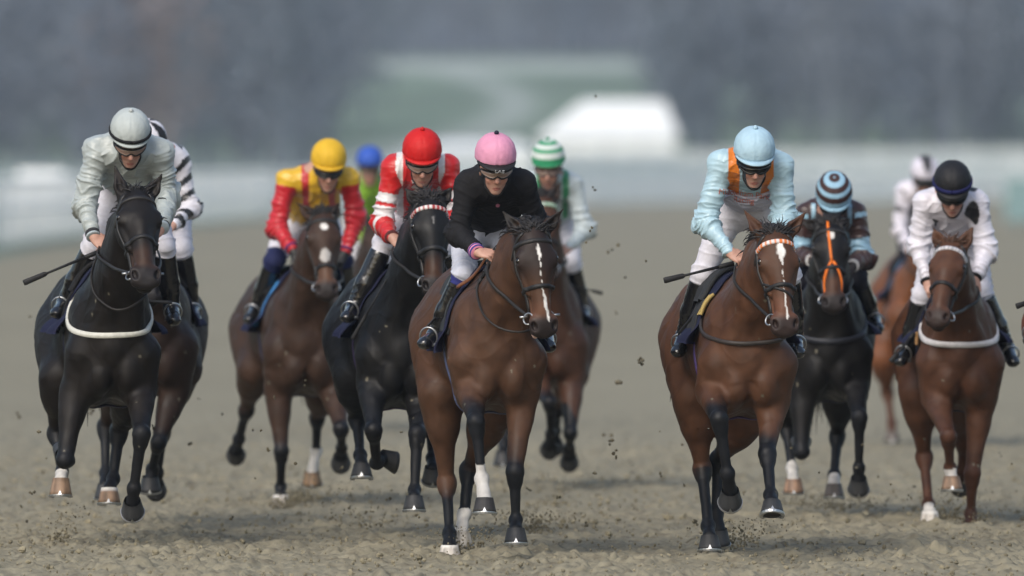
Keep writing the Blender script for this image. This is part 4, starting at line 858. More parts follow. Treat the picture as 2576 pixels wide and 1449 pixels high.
RSPEC = {
 6: dict(horse=6, label='person in black silks and a pink cap riding the bay horse with the crooked stripe', head=(1247, 337), yaw=8, pitch=19, sh=((1176, 452), (1318, 452)), hip=(1222, 572), el=((1152, 588), (1349, 560)), wr=((1200, 634), (1310, 640, -.16)), hand=((1248, 642), (1290, 655)),
    kn=((1168, 690), (1300, 690)), an=((1096, 842), (1372, 840)), toe=((1072, 858), (1378, 866)), silk=lambda I: put(solid((.010, .010, .012))(I), (~I['arm']) & (((I['x'] - .012) / .011)**2 + ((I['y'] - .085) / .018)**2 < 1) & (I['z'] > 0), (.55, .2, .3)),
    cap=lambda e, a: A3(.62, .27, .40), jmat='cloth', button=A3(.01, .01, .03), goggle='clear', peakl=.055, fold=.8,
    cuffs=[(.86, 1.04, (.62, .22, .33), .043, 'cuff'), (.90, .945, (.04, .05, .22), .0455, 'cuff_band'), (.985, 1.03, (.04, .05, .22), .0455, 'cuff_band')], kneecol=(.03, .035, .17), kt=1.04, breech=(.50, .52, .60), h=.0055),
 8: dict(horse=8, label='person in pale blue silks with orange braces and a pale blue cap, riding high', head=(1898, 322), yaw=5, pitch=25, sh=((1812, 404), (1964, 406)), hip=(1885, 520), el=((1775, 560), (1972, 545)), wr=((1835, 634), (1962, 640, -.12)), hand=((1866, 652), (1940, 660)),
    kn=((1768, 690), (1985, 690)), an=((1722, 842), (2000, 848)), toe=((1708, 878), (2006, 880)), silk=silk_blue, cap=capc((.36, .52, .62)), button=A3(.36, .52, .62), peak=(.33, .49, .6), peakl=.03, cuff=.16, puff=1.04, hood=(.02, .03, .04), h=.0055),
 1: dict(horse=1, label='person in plain silver grey silks and cap with a dark neck scarf', head=(328, 277), yaw=6, pitch=30, sh=((245, 368), (402, 374)), hip=(322, 468), el=((214, 515), (420, 491)), wr=((234, 592), (408, 570, -.2)), hand=((262, 618), (385, 590)),
    kn=((236, 618), (412, 620)), an=((165, 760), (432, 768)), toe=((147, 782), (436, 798)), silk=solid((.36, .40, .395)), cap=capc((.40, .44, .435)), button=A3(.42, .45, .45), peak=(.40, .44, .435), peakl=.02, goggle='clear', hood=(.008, .008, .009), bands=[(-4, 4, (.012, .012, .014), 'cap_band')], puff=1.12, fold=1.25,
    cuffs=[(.90, .99, (.03, .03, .035), .042, 'cuff'), (1.0, 1.06, (.35, .40, .42), .041, 'cuff_band')], h=.0055),
 3: dict(horse=3, label='person in red and yellow silks with a yellow cap and black gloves', head=(827, 352), yaw=4, pitch=20, roll=-2, sh=((724, 444), (878, 440)), hip=(772, 560), el=((697, 571), (896, 548)), wr=((738, 630), (869, 636)), hand=((752, 652), (852, 655)),
    kn=((690, 655), (860, 650)), an=((648, 775), (880, 775)), toe=((630, 797), (890, 795)), silk=silk_yellow, cap=capc((.62, .38, .022)), peak=(.6, .36, .02), peakl=.03, glove=(.012, .012, .013), kneecol=(.015, .02, .07), kt=.86, cuffs=[(.86, .93, (.10, .03, .12), .044, 'cuff')]),
 5: dict(horse=5, label='person in red and white silks with a red cap on the black horse', head=(1062, 326), yaw=3, pitch=24, sh=((990, 412), (1126, 412)), hip=(1040, 545), el=((963, 560), (1150, 545)), wr=((987, 598), (1120, 600)), hand=((1012, 616), (1100, 615)),
    kn=((965, 618), (1110, 625)), an=((892, 772), (1130, 775)), toe=((876, 792), (1138, 792)), silk=silk_redwhite, cap=capc((.50, .010, .010)), peak=(.48, .01, .01), peakl=.025, goggle='clear', button=A3(.45, .01, .01), cuff=.04, cuffs=[(.92, 1.0, (.10, .03, .03), .042, 'cuff')]),
 9: dict(horse=9, label='person in dark brown silks with pale blue hoops, head bowed low', head=(2098, 437), yaw=0, pitch=42, sh=((2030, 528), (2152, 528)), hip=(2090, 600), el=((2010, 642), (2174, 650)), wr=((2042, 655), (2146, 668)), hand=((2058, 670), (2130, 682)),
    kn=((2015, 700), (2155, 700)), an=((1995, 800), (2195, 800)), toe=((1985, 818), (2205, 820)), silk=silk_brown, cap=hoops((.26, .43, .55), (.04, .017, .015), 6), peak=(.26, .43, .55), peakl=.02, breech=(.02, .02, .03), cuffs=[(.98, 1.04, (.5, .5, .5), .041, 'cuff')], glove=(.02, .015, .014)),
 11: dict(horse=11, label='person in white silks with black spots and a plain black cap', head=(2396, 408), yaw=-2, pitch=30, sh=((2328, 502), (2454, 500)), hip=(2402, 608), el=((2312, 618), (2482, 628)), wr=((2332, 706), (2453, 698)), hand=((2342, 725), (2446, 718)),
    kn=((2322, 742), (2470, 732)), an=((2284, 878), (2533, 876)), toe=((2268, 902), (2546, 904)), silk=silk_spots, cap=capc((.010, .010, .012)), bands=[(-6, 6, (.012, .014, .07), 'cap_band')], peakl=.035, puff=1.08, cuffs=[(.97, 1.05, (.01, .01, .012), .041, 'cuff')]),
 2: dict(horse=2, label='person in black and white striped silks half hidden behind the rider in silver', head=(372, 303), yaw=5, pitch=25, sh=((355, 388), (446, 392)), hip=(400, 500), el=((330, 520), (478, 522)), wr=((370, 570), (436, 566)), hand=((380, 580), (417, 575)),
    kn=((350, 640), (456, 625)), an=((330, 770), (482, 772)), toe=((326, 790), (488, 796)), silk=silk_zebra, cap=lambda e, a: A3(.62, .61, .66) if math.sin(math.radians(a * 4 + e)) > -.1 else A3(.015, .015, .018), h=.0075),
 7: dict(horse=7, label='person in pale grey and green silks with a green and white hooped cap', head=(1379, 353), yaw=-4, pitch=14, sh=((1338, 452), (1440, 454)), hip=(1388, 560), el=((1325, 560), (1472, 576)), wr=((1350, 620), (1428, 625)), hand=((1365, 630), (1412, 634)),
    kn=((1330, 655), (1437, 662)), an=((1310, 785), (1465, 782)), toe=((1305, 800), (1470, 800)), silk=silk_green, cap=hoops((.03, .26, .12), (.55, .60, .58), 6), peak=(.03, .24, .11), peakl=.025, goggle='clear', button=A3(.03, .26, .12), h=.007, beard=1),
 10: dict(horse=10, label='person in white silks with black stars and a cap with a black point', head=(2327, 394), yaw=4, pitch=22, sh=((2274, 472), (2368, 475)), hip=(2320, 580), el=((2262, 575), (2380, 580)), wr=((2290, 630), (2350, 640)), hand=((2300, 640), (2345, 650)),
    kn=((2278, 675), (2370, 680)), an=((2245, 780), (2390, 790)), toe=((2236, 798), (2400, 805)), silk=silk_stars, cap=lambda e, a: A3(.04, .04, .045) if (abs(a - 5) < (e - 8) * .75 or e > 66) else A3(.60, .58, .66), breech=(.03, .03, .04), h=.009),
 4: dict(horse=4, label='blurred person in lime green and blue with a blue cap, far behind', head=(930, 369), yaw=0, pitch=12, sh=((898, 455), (964, 455)), hip=(925, 560), el=((900, 545), (985, 545)), wr=((920, 625), (960, 630)), hand=((930, 640), (950, 640)),
    kn=((886, 655), (972, 660)), an=((878, 760), (990, 760)), toe=((874, 775), (995, 775)), silk=silk_lime, cap=capc((.03, .09, .42)), goggle='clear', h=.009),
 12: dict(horse=12, label='person in blue almost wholly beyond the edge of the picture', head=(2715, 400), yaw=0, pitch=24, sh=((2645, 480), (2785, 480)), hip=(2715, 590), el=((2625, 600), (2805, 600)), wr=((2660, 680), (2770, 680)), hand=((2680, 690), (2750, 690)),
    kn=((2630, 700), (2800, 700)), an=((2600, 830), (2830, 830)), toe=((2592, 850), (2840, 850)), silk=solid((.05, .08, .3)), cap=capc((.05, .08, .3)), h=.009),
}
teeth = lambda c1, c2, n=13: (lambda i, m: A3(*(c1 if (i * n * 2 // m) % 2 else c2)))
BR = {6: dict(bar=True), 8: dict(brow=teeth((.65, .16, .02), (.62, .6, .6)), extra=[('nose_strap', [(lerp(.30, .44, u), lerp(-70, 70, u)) for u in np.linspace(0, 1, 17)], .014, (.012, .011, .011))]), 1: dict(bar=True), 2: dict(), 3: dict(ny=.40),
      5: dict(brow=teeth((.35, .03, .03), (.62, .6, .58)), nw=.03), 7: dict(brow=teeth((.2, .35, .22), (.45, .5, .46))),
      9: dict(extra=[('face_strap', [(lerp(.02, .30, u), lerp(-9, -2, u)) for u in np.linspace(0, 1, 12)], .016, (.72, .16, .01)), ('face_strap', [(lerp(.30, .47, u), lerp(-2, -58, u)) for u in np.linspace(0, 1, 10)], .016, (.72, .16, .01)), ('face_strap', [(lerp(.30, .47, u), lerp(2, 58, u)) for u in np.linspace(0, 1, 10)], .016, (.72, .16, .01))]),
      11: dict(brow=teeth((.3, .3, .32), (.55, .53, .55), 16)), 10: dict(), 4: dict(), 12: dict()}
SADLAB = {6: 'the rider in black and pink', 8: 'the rider in pale blue and orange', 1: 'the rider in silver grey', 2: 'the rider in black and white stripes', 3: 'the rider in red and yellow', 5: 'the rider in red and white', 7: 'the rider in grey and green', 9: 'the rider in brown with blue hoops', 10: 'the rider in white with black stars', 11: 'the rider in white with black spots', 4: 'the blurred rider in lime green', 12: 'the rider cut off by the picture edge'}
CL = {3: (.05, .22, .50), 10: (.10, .25, .45)}
TK = {6: dict(clothang=112, girth_f=lambda i, m: A3(.06, .075, .15), flapc=(.03, .035, .04)), 8: dict(girth=(.05, .03, .12), flapc=(.03, .032, .035)), 5: dict(girth=(.05, .03, .10))}
todo = [6, 8, 1, 2, 3, 5, 7, 9, 10, 11, 4, 12]
for i in todo:
    h = HS[i] = horse(HSPEC[i]); bridle(h, BR.get(i)); r = RS[i] = rider(RSPEC[i])
    rein(h, r['hands'], loop={6: [(1232, 690, -.02), (1204, 735, -.1), (1215, 790, -.26), (1262, 828, -.36), (1330, 832, -.36), (1362, 780, -.2), (1350, 690, 0)], 1: [(262, 640, 0), (247, 735, -.2), (285, 778, -.33), (340, 765, -.3), (372, 700, -.1)]}.get(i))
    kw = dict(TK.get(i, {}))
    if i in CL: kw['cloth_f'] = (lambda c: (lambda v, t: A3(*c) if .06 < v < .34 and 22 < abs(t) < 90 else A3(.010, .012, .038)))(CL[i])
    if i in (8, 11): trunk_patch(h, .10, .27, *((-60, -34) if i == 8 else (-98, -80)), 6, 12, .024, 'pad', M['cloth'], h['root'], lambda v, t: A3(*((.40, .30, .11) if i == 8 else (.28, .16, .07))), 0, 5, None, None, .016)
    if i == 6:
        mb = MB(); pts = push_out(h, spline([h['Q'](q) for q in ((1248, 652, -.10), (1205, 688, .02), (1150, 722, .16))], 14), .03); mb.ribbon(pts, [A3(-.6, -.6, .6)] * 14, .024, .006, A3(.16, .060, .025)); mb.build('rein', M['strap'], h['bridle'])
    tack(h, (SADLAB[i], SADLAB[i]), feet=r['feet'], feetdir=r['fd'], **kw)
if 1 in HS: chest_ring(HS[1], 1.19, 1.45, .032, (.55, .55, .50), 110, 2.2)
if 11 in HS: chest_ring(HS[11], 1.19, 1.34, .036, (.52, .50, .50), 105, 2.)
if 8 in HS: chest_ring(HS[8], 1.20, 1.36, .024, (.03, .024, .022), 108, 1.6)
if 9 in HS: chest_ring(HS[9], 1.16, 1.36, .034, (.02, .022, .03), 108, 1.6)

def lettering(txt, size, origin, xdir, ydir, name, mat, parent, arc=0.):
    """flat letters standing on a surface: origin = centre of the line"""
    cu = bpy.data.curves.new(name, 'FONT'); cu.body = txt; cu.size = size; cu.align_x = 'CENTER'; cu.align_y = 'CENTER'; cu.extrude = .0012; cu.resolution_u = 3
    tmp = bpy.data.objects.new(name, cu); COL.objects.link(tmp); dg = bpy.context.evaluated_depsgraph_get(); me = bpy.data.meshes.new_from_object(tmp.evaluated_get(dg))
    V = np.array([tuple(v.co) for v in me.vertices]); Fc = [tuple(p.vertices) for p in me.polygons]; bpy.data.objects.remove(tmp)
    xd, yd = unit(xdir), unit(ydir); zd = np.cross(xd, yd); W = origin + np.outer(V[:, 0], xd) + np.outer(V[:, 1] - arc * V[:, 0]**2, yd) + np.outer(V[:, 2], zd)
    return mk_mesh(name, W, Fc, mat, parent, False), W
M['letter_white'] = flat_mat('white_lettering', (.5, .5, .5), .6, bump=0); M['letter_orange'] = flat_mat('orange_lettering', (.75, .20, .10), .6, bump=0)
def snap_to(ob_names, root, W, toward, lift):
    """moves letter points back along the viewing side until they lie on the cloth"""
    from mathutils.bvhtree import BVHTree
    tg = [o for o in root.children if o.name.split('.')[0] in ob_names]; out = W.copy()
    for i, p in enumerate(W):
        best = None
        for o in tg:
            off = np.array(root.location)
            if o.name not in BV: BV[o.name] = BVHTree.FromPolygons([tuple(v.co) for v in o.data.vertices], [tuple(q.vertices) for q in o.data.polygons])
            tr = BV[o.name]
            hit = tr.ray_cast(Vector(p - off + toward * .35), Vector(-toward), .8)
            if hit[0] is not None and (best is None or hit[3] < best[0]): best = (hit[3], np.array(hit[0]) + off + toward * lift)
        if best: out[i] = best[1]
    return out
BV = {}
if 6 in RS:
    r = RS[6]; o, W = lettering('LAS', .034, r['HP'](0, .178, -.033), r['S'], r['U'] * .8 + r['Fw'] * .5, 'lettering', M['letter_white'], r['root'])
if 8 in RS:
    r = RS[8]; HD = HSPEC[8]['D']
    for txt, px, py, sz in (('Middleham Park', 1874, 487, .044), ('Racing', 1874, 504, .044)):
        o, W = lettering(txt, sz, P(px, py, HD), A3(1, 0, -.12), A3(.12, 0, 1), 'lettering', M['letter_orange'], r['root'], .35)
        W2 = snap_to(('jacket', 'breeches'), r['root'], W, A3(0, -1, 0), .004) - np.array(r['root'].location); o.data.vertices.foreach_set('co', W2.astype(np.float32).ravel()); o.data.update()
for i, a, b, txt in ((1, (256, 630, -.16), (59, 712, -.22), 'thin black whip held out low by the rider in silver grey'), (8, (1846, 662, -.13), (1670, 706, -.2), 'black whip with a flat flap held out by the rider in pale blue'), (6, (1236, 660, -.12), (1126, 842, .1), 'black whip lying along the shoulder of the bay with the crooked stripe'),
                     (5, (1012, 634, -.14), (886, 853, -.12), 'black whip slanting down the shoulder of the black horse'), (11, (2300, 838, .1), (2240, 910, .05), 'black whip pointing down beside the boot of the rider in spotted white'), (7, (1420, 714, 0), (1516, 738, .1), 'thin whip sticking out right of the rider in grey and green'),
                     (10, (2246, 766, .3), (2190, 760, .3), 'thin whip held level by the rider with the black star silks'), (12, (2640, 742, -.1), (2556, 771, -.15), 'black whip tip poking in at the right picture edge')):
    if i in HS: whip(HS[i]['Q'](a), HS[i]['Q'](b), txt, .009 if i in (1, 8, 11, 12) else .0065)

# ------------------------------------------------------------------ ground: one sheet, sand track near, turf and hillside beyond
ZP = [(0, 0), (120, 0), (260, .50), (380, .95), (520, 1.5), (600, 2.6), (680, 4.1), (800, 7.2), (1100, 17.5), (1400, 28), (2000, 60), (3200, 130)]
EDGE = [(-1400, 165), (-400, 202), (0, 226), (680, 362), (1500, 470), (2576, 520), (3600, 545), (5000, 570)]       # outer edge of the sand: (picture column, distance)
def zt(y): return np.interp(y, [a for a, b in ZP], [b for a, b in ZP])
def build_ground():
    ys = list(np.arange(6, 44, 1.0)) + list(np.arange(44, 57, .024)) + list(np.arange(57, 72, .05)); y = ys[-1]
    while y < 3200: y *= 1.012; ys.append(y)
    ys = np.array(ys); n = 620; u = np.linspace(-1, 1, n); W = np.maximum(4.6, 4.6 + (ys - 56) * .135)
    X = u[None] * W[:, None]; Y = np.repeat(ys[:, None], n, 1); Z = zt(Y)
    x, yy = X.ravel(), Y.ravel(); near = 1 - sstep(yy, 64, 95)
    a = pnoise2(x * 1.1, yy * .55, 1) * .022 + pnoise2(x * 3.2, yy * 2.2, 2) * .016
    lump = pnoise2(x * 9, yy * 8, 3); lump2 = pnoise2(x * 19, yy * 17, 4); fine = pnoise2(x * 33, yy * 30, 9)
    den = .5 + .5 * np.clip(pnoise2(x * .8, yy * .35, 5) * 1.6 + .3, 0, 1)
    a += (np.clip(lump - .08, 0, 1)**.8 * .046 + np.clip(lump2 - .05, 0, 1)**.8 * .034) * den + fine * .007
    hr = np.random.RandomState(4)
    for _ in range(420):                           # hoof prints: a cup with a pushed-up rim
        hx, hy = hr.uniform(-6, 6), hr.uniform(45, 74); m = (np.abs(x - hx) < .22) & (np.abs(yy - hy) < .3); d = np.sqrt(((x[m] - hx) / .075)**2 + ((yy[m] - hy) / .10)**2)
        a[m] += -.035 * np.exp(-d**2) + .028 * np.exp(-((d - 1.5) / .5)**2)
    Z = Z.ravel() + a * near - .02
    V = np.stack([x, yy, Z], 1); r, c = len(ys), n
    ii = np.arange(r - 1)[:, None] * c + np.arange(c - 1)[None]; Q = np.stack([ii, ii + 1, ii + c + 1, ii + c], -1).reshape(-1, 4)
    px = 1288 + x / yy * F; ed = np.interp(px, [p for p, d in EDGE], [d for p, d in EDGE])
    sand = A3(.232, .210, .150); C = np.tile(sand, (len(x), 1)) * (1 + .07 * pnoise2(x * .35, yy * .12, 6) + .10 * pnoise2(x * 5, yy * 3.5, 7) * near)[:, None]
    dark = np.clip(pnoise2(x * 12, yy * 10, 8) - .18, 0, 1) * 1.3 * near; C = lerp(C, np.tile(A3(.10, .085, .06), (len(x), 1)), np.clip(dark, 0, .6)[:, None])
    turf = np.tile(A3(.24, .29, .26), (len(x), 1)) * (1 + .25 * pnoise2(x * .05, yy * .02, 11))[:, None]
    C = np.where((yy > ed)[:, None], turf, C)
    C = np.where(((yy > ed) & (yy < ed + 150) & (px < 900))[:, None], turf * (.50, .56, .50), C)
    mead = sstep(yy, 690, 720) * 1.0; field = np.tile(A3(.14, .19, .135), (len(x), 1)) * (1 + .3 * pnoise2(x * .06, yy * .015, 12))[:, None]
    C = lerp(C, field, mead[:, None])
    pl = [A3((q - 1288) * d / F, d * .12) for q, d in ((800, 690), (1010, 735), (1180, 790), (1290, 860), (1300, 930), (1220, 1000), (1090, 1070))]; q2 = np.stack([x, yy * .12], 1)
    path = np.exp(-(np.min([seg(q2, a_, b_)[0] for a_, b_ in zip(pl[:-1], pl[1:])], 0) / 2.3)**2) * .75 + sstep(yy, 1040, 1060) * (1 - sstep(yy, 1100, 1120)); C = lerp(C, np.tile(A3(.40, .43, .40), (len(x), 1)), np.clip(path, 0, 1)[:, None] * .8)
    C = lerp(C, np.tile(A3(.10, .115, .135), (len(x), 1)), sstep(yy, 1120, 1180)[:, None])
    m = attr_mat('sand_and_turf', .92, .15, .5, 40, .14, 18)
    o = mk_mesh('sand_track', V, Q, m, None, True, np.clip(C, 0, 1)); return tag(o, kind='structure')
build_ground()
def clump(rs, c, r, C, dark=1.):
    """one rough lump of sand: a dented little ball"""
    n = 6; V = [c + A3(0, 0, r)]; q = [rs.uniform(.6, 1.25, 3) for _ in range(1)][0]
    for i in (1, 2, 3):
        for j in range(n):
            th, ph = math.pi * i / 4, 2 * math.pi * (j + .5 * (i % 2)) / n; k = r * rs.uniform(.65, 1.2)
            V.append(c + A3(math.sin(th) * math.cos(ph) * k * q[0], math.sin(th) * math.sin(ph) * k * q[1], math.cos(th) * k * q[2]))
    V.append(c - A3(0, 0, r * .9)); Fc = [(0, 1 + j, 1 + (j + 1) % n) for j in range(n)]
    for i in range(2): Fc += [(1 + i * n + j, 1 + (i + 1) * n + j, 1 + (i + 1) * n + (j + 1) % n, 1 + i * n + (j + 1) % n) for j in range(n)]
    Fc += [(1 + 2 * n + j, 1 + 3 * n, 1 + 2 * n + (j + 1) % n) for j in range(n)]
    return V, Fc
SANDC = A3(.205, .182, .126)
def loose_sand():
    rs = np.random.RandomState(11); mb = MB()
    for _ in range(5200):
        y = 46 + 22 * rs.rand()**1.3; x = rs.uniform(-1, 1) * (3.4 + (y - 46) * .06); r = min(.022, .004 + rs.exponential(.0042))
        V, Fc = clump(rs, A3(x, y, rs.uniform(-.006, .010)), r, SANDC); mb.add(V, Fc, SANDC * rs.uniform(.72, 1.3))
    o = mb.build('loose_sand', attr_mat('loose_sand', .95, .1, .4, 90, .15, 60), None, False); tag(o, 'loose crumbs of damp sand scattered over the near track', 'sand', kind='stuff')
loose_sand()
def spray(c, n, spread, h, seed, col=.5, lean=0.):
    rs = np.random.RandomState(seed); mb = MB()
    for _ in range(int(n * 1.7)):
        t = rs.rand()**1.6; p = A3(c[0] + rs.normal(0, spread * (.45 + t)) + lean * t, c[1] + rs.normal(0, .16), c[2] + h * t + rs.uniform(-.01, .02)); r = rs.uniform(.002, .0085) * (1.2 - .5 * t)
        V, Fc = clump(rs, p, r, SANDC); mb.add(V, Fc, SANDC * rs.uniform(.45, 1.1))
    tag(mb.build('sand_spray', bpy.data.materials['loose_sand'], None, False), 'sand thrown up round a galloping hoof', 'sand', 'sprays of sand at the hooves', 'stuff')
G = lambda px, y, z=0.: A3((px - 1288) * y / F, y, z)
for k, (px, y, n, sp_, h_, ln) in enumerate([(706, 57.8, 240, .10, .10, .16), (760, 58.6, 120, .14, .16, .1), (1158, 50.7, 260, .10, .14, .05), (1340, 53.6, 260, .14, .13, .05), (150, 52.0, 90, .06, .22, .06), (1830, 51.2, 240, .13, .16, .1),
        (2442, 54.8, 130, .08, .09, .1), (2370, 55.6, 200, .12, .2, .05), (2120, 57.5, 170, .25, .08, 0), (1390, 58, 100, .18, .2, 0), (900, 54, 100, .16, .26, 0), (2000, 58, 100, .2, .12, 0), (1560, 62, 60, .3, .35, 0)]): spray(G(px, y), n, sp_, h_, 20 + k, lean=ln)
def air_clods():
    rs = np.random.RandomState(5); m = bpy.data.materials['loose_sand']
    spots = [(1498, 242), (1553, 618), (1552, 788), (1606, 911), (1552, 960), (1557, 976), (1524, 1095), (1536, 1112), (1550, 1132), (1548, 1142), (1537, 631), (1484, 580), (1477, 610), (1626, 655), (1490, 475), (1564, 700), (1720, 1222), (1720, 1216), (1748, 1322), (1700, 1262), (1660, 1195),
             (1008, 1088), (988, 1158), (978, 1250), (902, 1255), (916, 1270), (670, 1130), (652, 1080), (730, 1302), (560, 1048), (200, 905), (45, 1045), (225, 1030), (232, 1040), (165, 1300), (80, 1240), (240, 1262), (1577, 1380), (1582, 1332), (2208, 1200), (2060, 1190), (2520, 1140), (2540, 1160), (2330, 1105),
             (1715, 1120), (1660, 1085), (1870, 1240), (2285, 1250), (2300, 1225), (1460, 1290), (1420, 1245), (1410, 1300), (860, 1180), (640, 1205), (480, 1120), (500, 1000), (330, 1150), (120, 1150)]
    for x in range(46): spots.append((rs.uniform(20, 2550), 1449 - abs(rs.normal(0, 260)) - 70))
    for px, py in spots:
        y = rs.uniform(50.5, 60); big = 1520 < px < 1560 and py < 1150; c = P(px, py, y)
        if c[2] < .03: continue
        mb = MB(); r = rs.uniform(.0055, .0125) * (1.5 if big else 1)
        for _ in range(rs.randint(1, 4)): V, Fc = clump(rs, c + rs.normal(0, r * .9, 3), r * rs.uniform(.6, 1.1), SANDC); mb.add(V, Fc, SANDC * rs.uniform(.3, .75))
        tag(mb.build('sand_clod', m, None, False, c), 'small dark clod of sand flying through the air between the horses', 'clod', 'clods of sand kicked up by the hooves')
air_clods()

# ------------------------------------------------------------------ rails, marquee, van and board beyond the track
M['white'] = flat_mat('white_plastic', (.82, .84, .83), .5, .4, bump=.05, var=.05)
def fence(name_label, path, hgt, slat_w, gap, post_gap=4.0, lower=.08, solid_=0.):
    pts = [A3((px - 1288) * y / F, y, zt(y)) for px, y in path]; o = thing('white_fence', pts[0], name_label, 'fence')
    L = [np.linalg.norm(b - a) for a, b in zip(pts[:-1], pts[1:])]; tot = sum(L)
    def at(d):
        for a, b, l in zip(pts[:-1], pts[1:], L):
            if d <= l: return lerp(a, b, d / l), unit(b - a)
            d -= l
        return pts[-1], unit(pts[-1] - pts[-2])
    mb = MB()
    for z in (hgt, hgt * .55):
        prev = None; k = int(tot / 2) + 1; ps = [at(tot * i / k)[0] + A3(0, 0, z) for i in range(k + 1)]; mb.tube(ps, .055, 6)
    mb.build('rail', M['white'], o)
    mb = MB(); d = 0.
    while d < tot:
        p, t = at(d); w = t * slat_w / 2; b = np.cross(t, A3(0, 0, 1)) * .012; lo_, hi_ = A3(0, 0, lower), A3(0, 0, hgt - .06)
        mb.add([p - w - b + lo_, p + w - b + lo_, p + w + b + lo_, p - w + b + lo_, p - w - b + hi_, p + w - b + hi_, p + w + b + hi_, p - w + b + hi_], [(0, 3, 2, 1), (4, 5, 6, 7), (0, 1, 5, 4), (1, 2, 6, 5), (2, 3, 7, 6), (3, 0, 4, 7)]); d += slat_w + (gap if gap > .04 or int(d / 1.2) == int((d + slat_w + gap) / 1.2) else .56)
    mb.build('slat_panel', M['white'], o, False)
    k = int(tot / post_gap)
    for i in range(min(k + 1, 90)):
        p, t = at(i * post_gap); mb = MB(); mb.tube([p - A3(0, 0, .3), p + A3(0, 0, hgt + .12)], .06, 8); mb.build('post', M['white'], o)
    return o
fence('tall white slatted fence along the edge of the sand on the left', [(-400, 226), (0, 251), (340, 320), (690, 382), (1000, 418)], 1.8, .16, .02, 3.2)
fence('low white rail fence along the far edge of the sand behind the riders', [(1000, 419), (1500, 471), (2100, 501), (2700, 523), (3300, 538)], 1.05, .22, .10)
fence('white rail fence second from the sand, crossing the pale turf', [(-500, 470), (400, 500), (1100, 560), (1800, 598), (2500, 612), (3200, 622)], 1.0, .18, .20)
fence('white rail fence farthest up the turf below the wood', [(900, 640), (1700, 672), (2500, 684), (3200, 690)], .95, .16, .22)
def marquee(px, y, w, d, hw, hr, label):
    c = G(px, y, zt(y) - .1); o = thing('marquee', c, label, 'marquee'); x0, x1, y0, y1 = c[0] - w / 2, c[0] + w / 2, c[1], c[1] + d; z0 = c[2]
    mb = MB(); mb.box((x0, y0, z0), (x1, y0 + .06, z0 + hw)); mb.box((x0, y1 - .06, z0), (x1, y1, z0 + hw)); mb.box((x0, y0 + .06, z0), (x0 + .06, y1 - .06, z0 + hw)); mb.box((x1 - .06, y0 + .06, z0), (x1, y1 - .06, z0 + hw)); mb.build('wall', M['white'], o, False)
    mb = MB(); e = .35; r0 = x0 + 3.4; r1 = x1 - .8; ym = (y0 + y1) / 2; zz = z0 + hw + .004
    mb.add([(x0 - e, y0 - e, zz), (x1 + e, y0 - e, zz), (x1 + e, y1 + e, zz), (x0 - e, y1 + e, zz), (r0, ym, zz + hr), (r1, ym, zz + hr)], [(0, 1, 5, 4), (1, 2, 5), (2, 3, 4, 5), (3, 0, 4), (0, 3, 2, 1)]); mb.build('roof', M['white'], o, False)
    for x in np.linspace(x0, x1, 5):
        mb = MB(); mb.tube([A3(x, y0 - .10, z0), A3(x, y0 - .10, z0 + hw)], .05, 6); mb.build('pole', M['steel'], o)
marquee(1528, 702, 10.4, 8., 1.5, 2.9, 'white marquee with a sloping roof on the green hillside')
marquee(1170, 655, 9.5, 6., 1.3, .8, 'long low white tent on the turf left of the marquee')
def van():
    y = 318; c = G(98, y, zt(y) - .25); o = thing('van', c, 'white van parked behind the white fence on the far left', 'van'); w, hgt, L = .95, 2.25, 4.6
    pr = [(-w, .35), (w, .35), (w, 1.1), (w * .93, 1.85), (w * .8, hgt), (-w * .8, hgt), (-w * .93, 1.85), (-w, 1.1)]
    V = []; sec = [(0, .62, 1.), (.15, .66, 1.), (1.0, 1.0, 1.), (4.4, 1., 1.), (L, .97, .98)]
    for (yy, hh, ww) in sec: V += [(c[0] + x * ww, y + yy, c[2] + (z if z < 1.2 else lerp(1.1, z, (hh - .6) / .4 if hh < 1 else 1.))) for x, z in pr]
    Fc = [(i * 8 + k, i * 8 + (k + 1) % 8, (i + 1) * 8 + (k + 1) % 8, (i + 1) * 8 + k) for i in range(4) for k in range(8)] + [tuple(range(8)), tuple(reversed(range(32, 40)))]
    mk_mesh('body', V, Fc, M['white'], o, False)
    mb = MB(); mb.add([(c[0] - .8, y + .12, c[2] + 1.2), (c[0] + .8, y + .12, c[2] + 1.2), (c[0] + .68, y + .92, c[2] + 2.1), (c[0] - .68, y + .92, c[2] + 2.1), (c[0] - .8, y + .2, c[2] + 1.2), (c[0] + .8, y + .2, c[2] + 1.2), (c[0] + .68, y + 1., c[2] + 2.1), (c[0] - .68, y + 1., c[2] + 2.1)], [(0, 1, 2, 3), (7, 6, 5, 4), (0, 4, 5, 1), (3, 2, 6, 7), (0, 3, 7, 4), (1, 5, 6, 2)]); mb.build('windscreen', M['lens'], o, False)
    for sx in (-1, 1):
        for yy in (.8, 3.7):
            mb = MB(); mb.tube([A3(c[0] + sx * .78, y + yy, c[2] + .34), A3(c[0] + sx * .98, y + yy, c[2] + .34)], .34, 18); mb.build('wheel', M['rubber'], o)
        mb = MB(); mb.box((c[0] + sx * .72 - .16, y - .03, c[2] + .72), (c[0] + sx * .72 + .16, y + .03, c[2] + .92)); mb.build('headlight', M['steel'], o, False)
van()
def board():
    y = 300; c = G(2562, y, zt(y)); o = thing('marker_board', c, 'teal marker board on a post at the right edge of the track', 'sign'); teal = flat_mat('teal_board', (.17, .27, .28), .6)
    mb = MB(); mb.box((c[0] - .45, y - .03, c[2] + .35), (c[0] + .6, y + .03, c[2] + 1.75)); mb.build('board', teal, o, False)
    mb = MB(); mb.tube([c - A3(0, -.1, .2), c + A3(0, .1, 1.9)], .05, 8); mb.build('post', teal, o)
board()

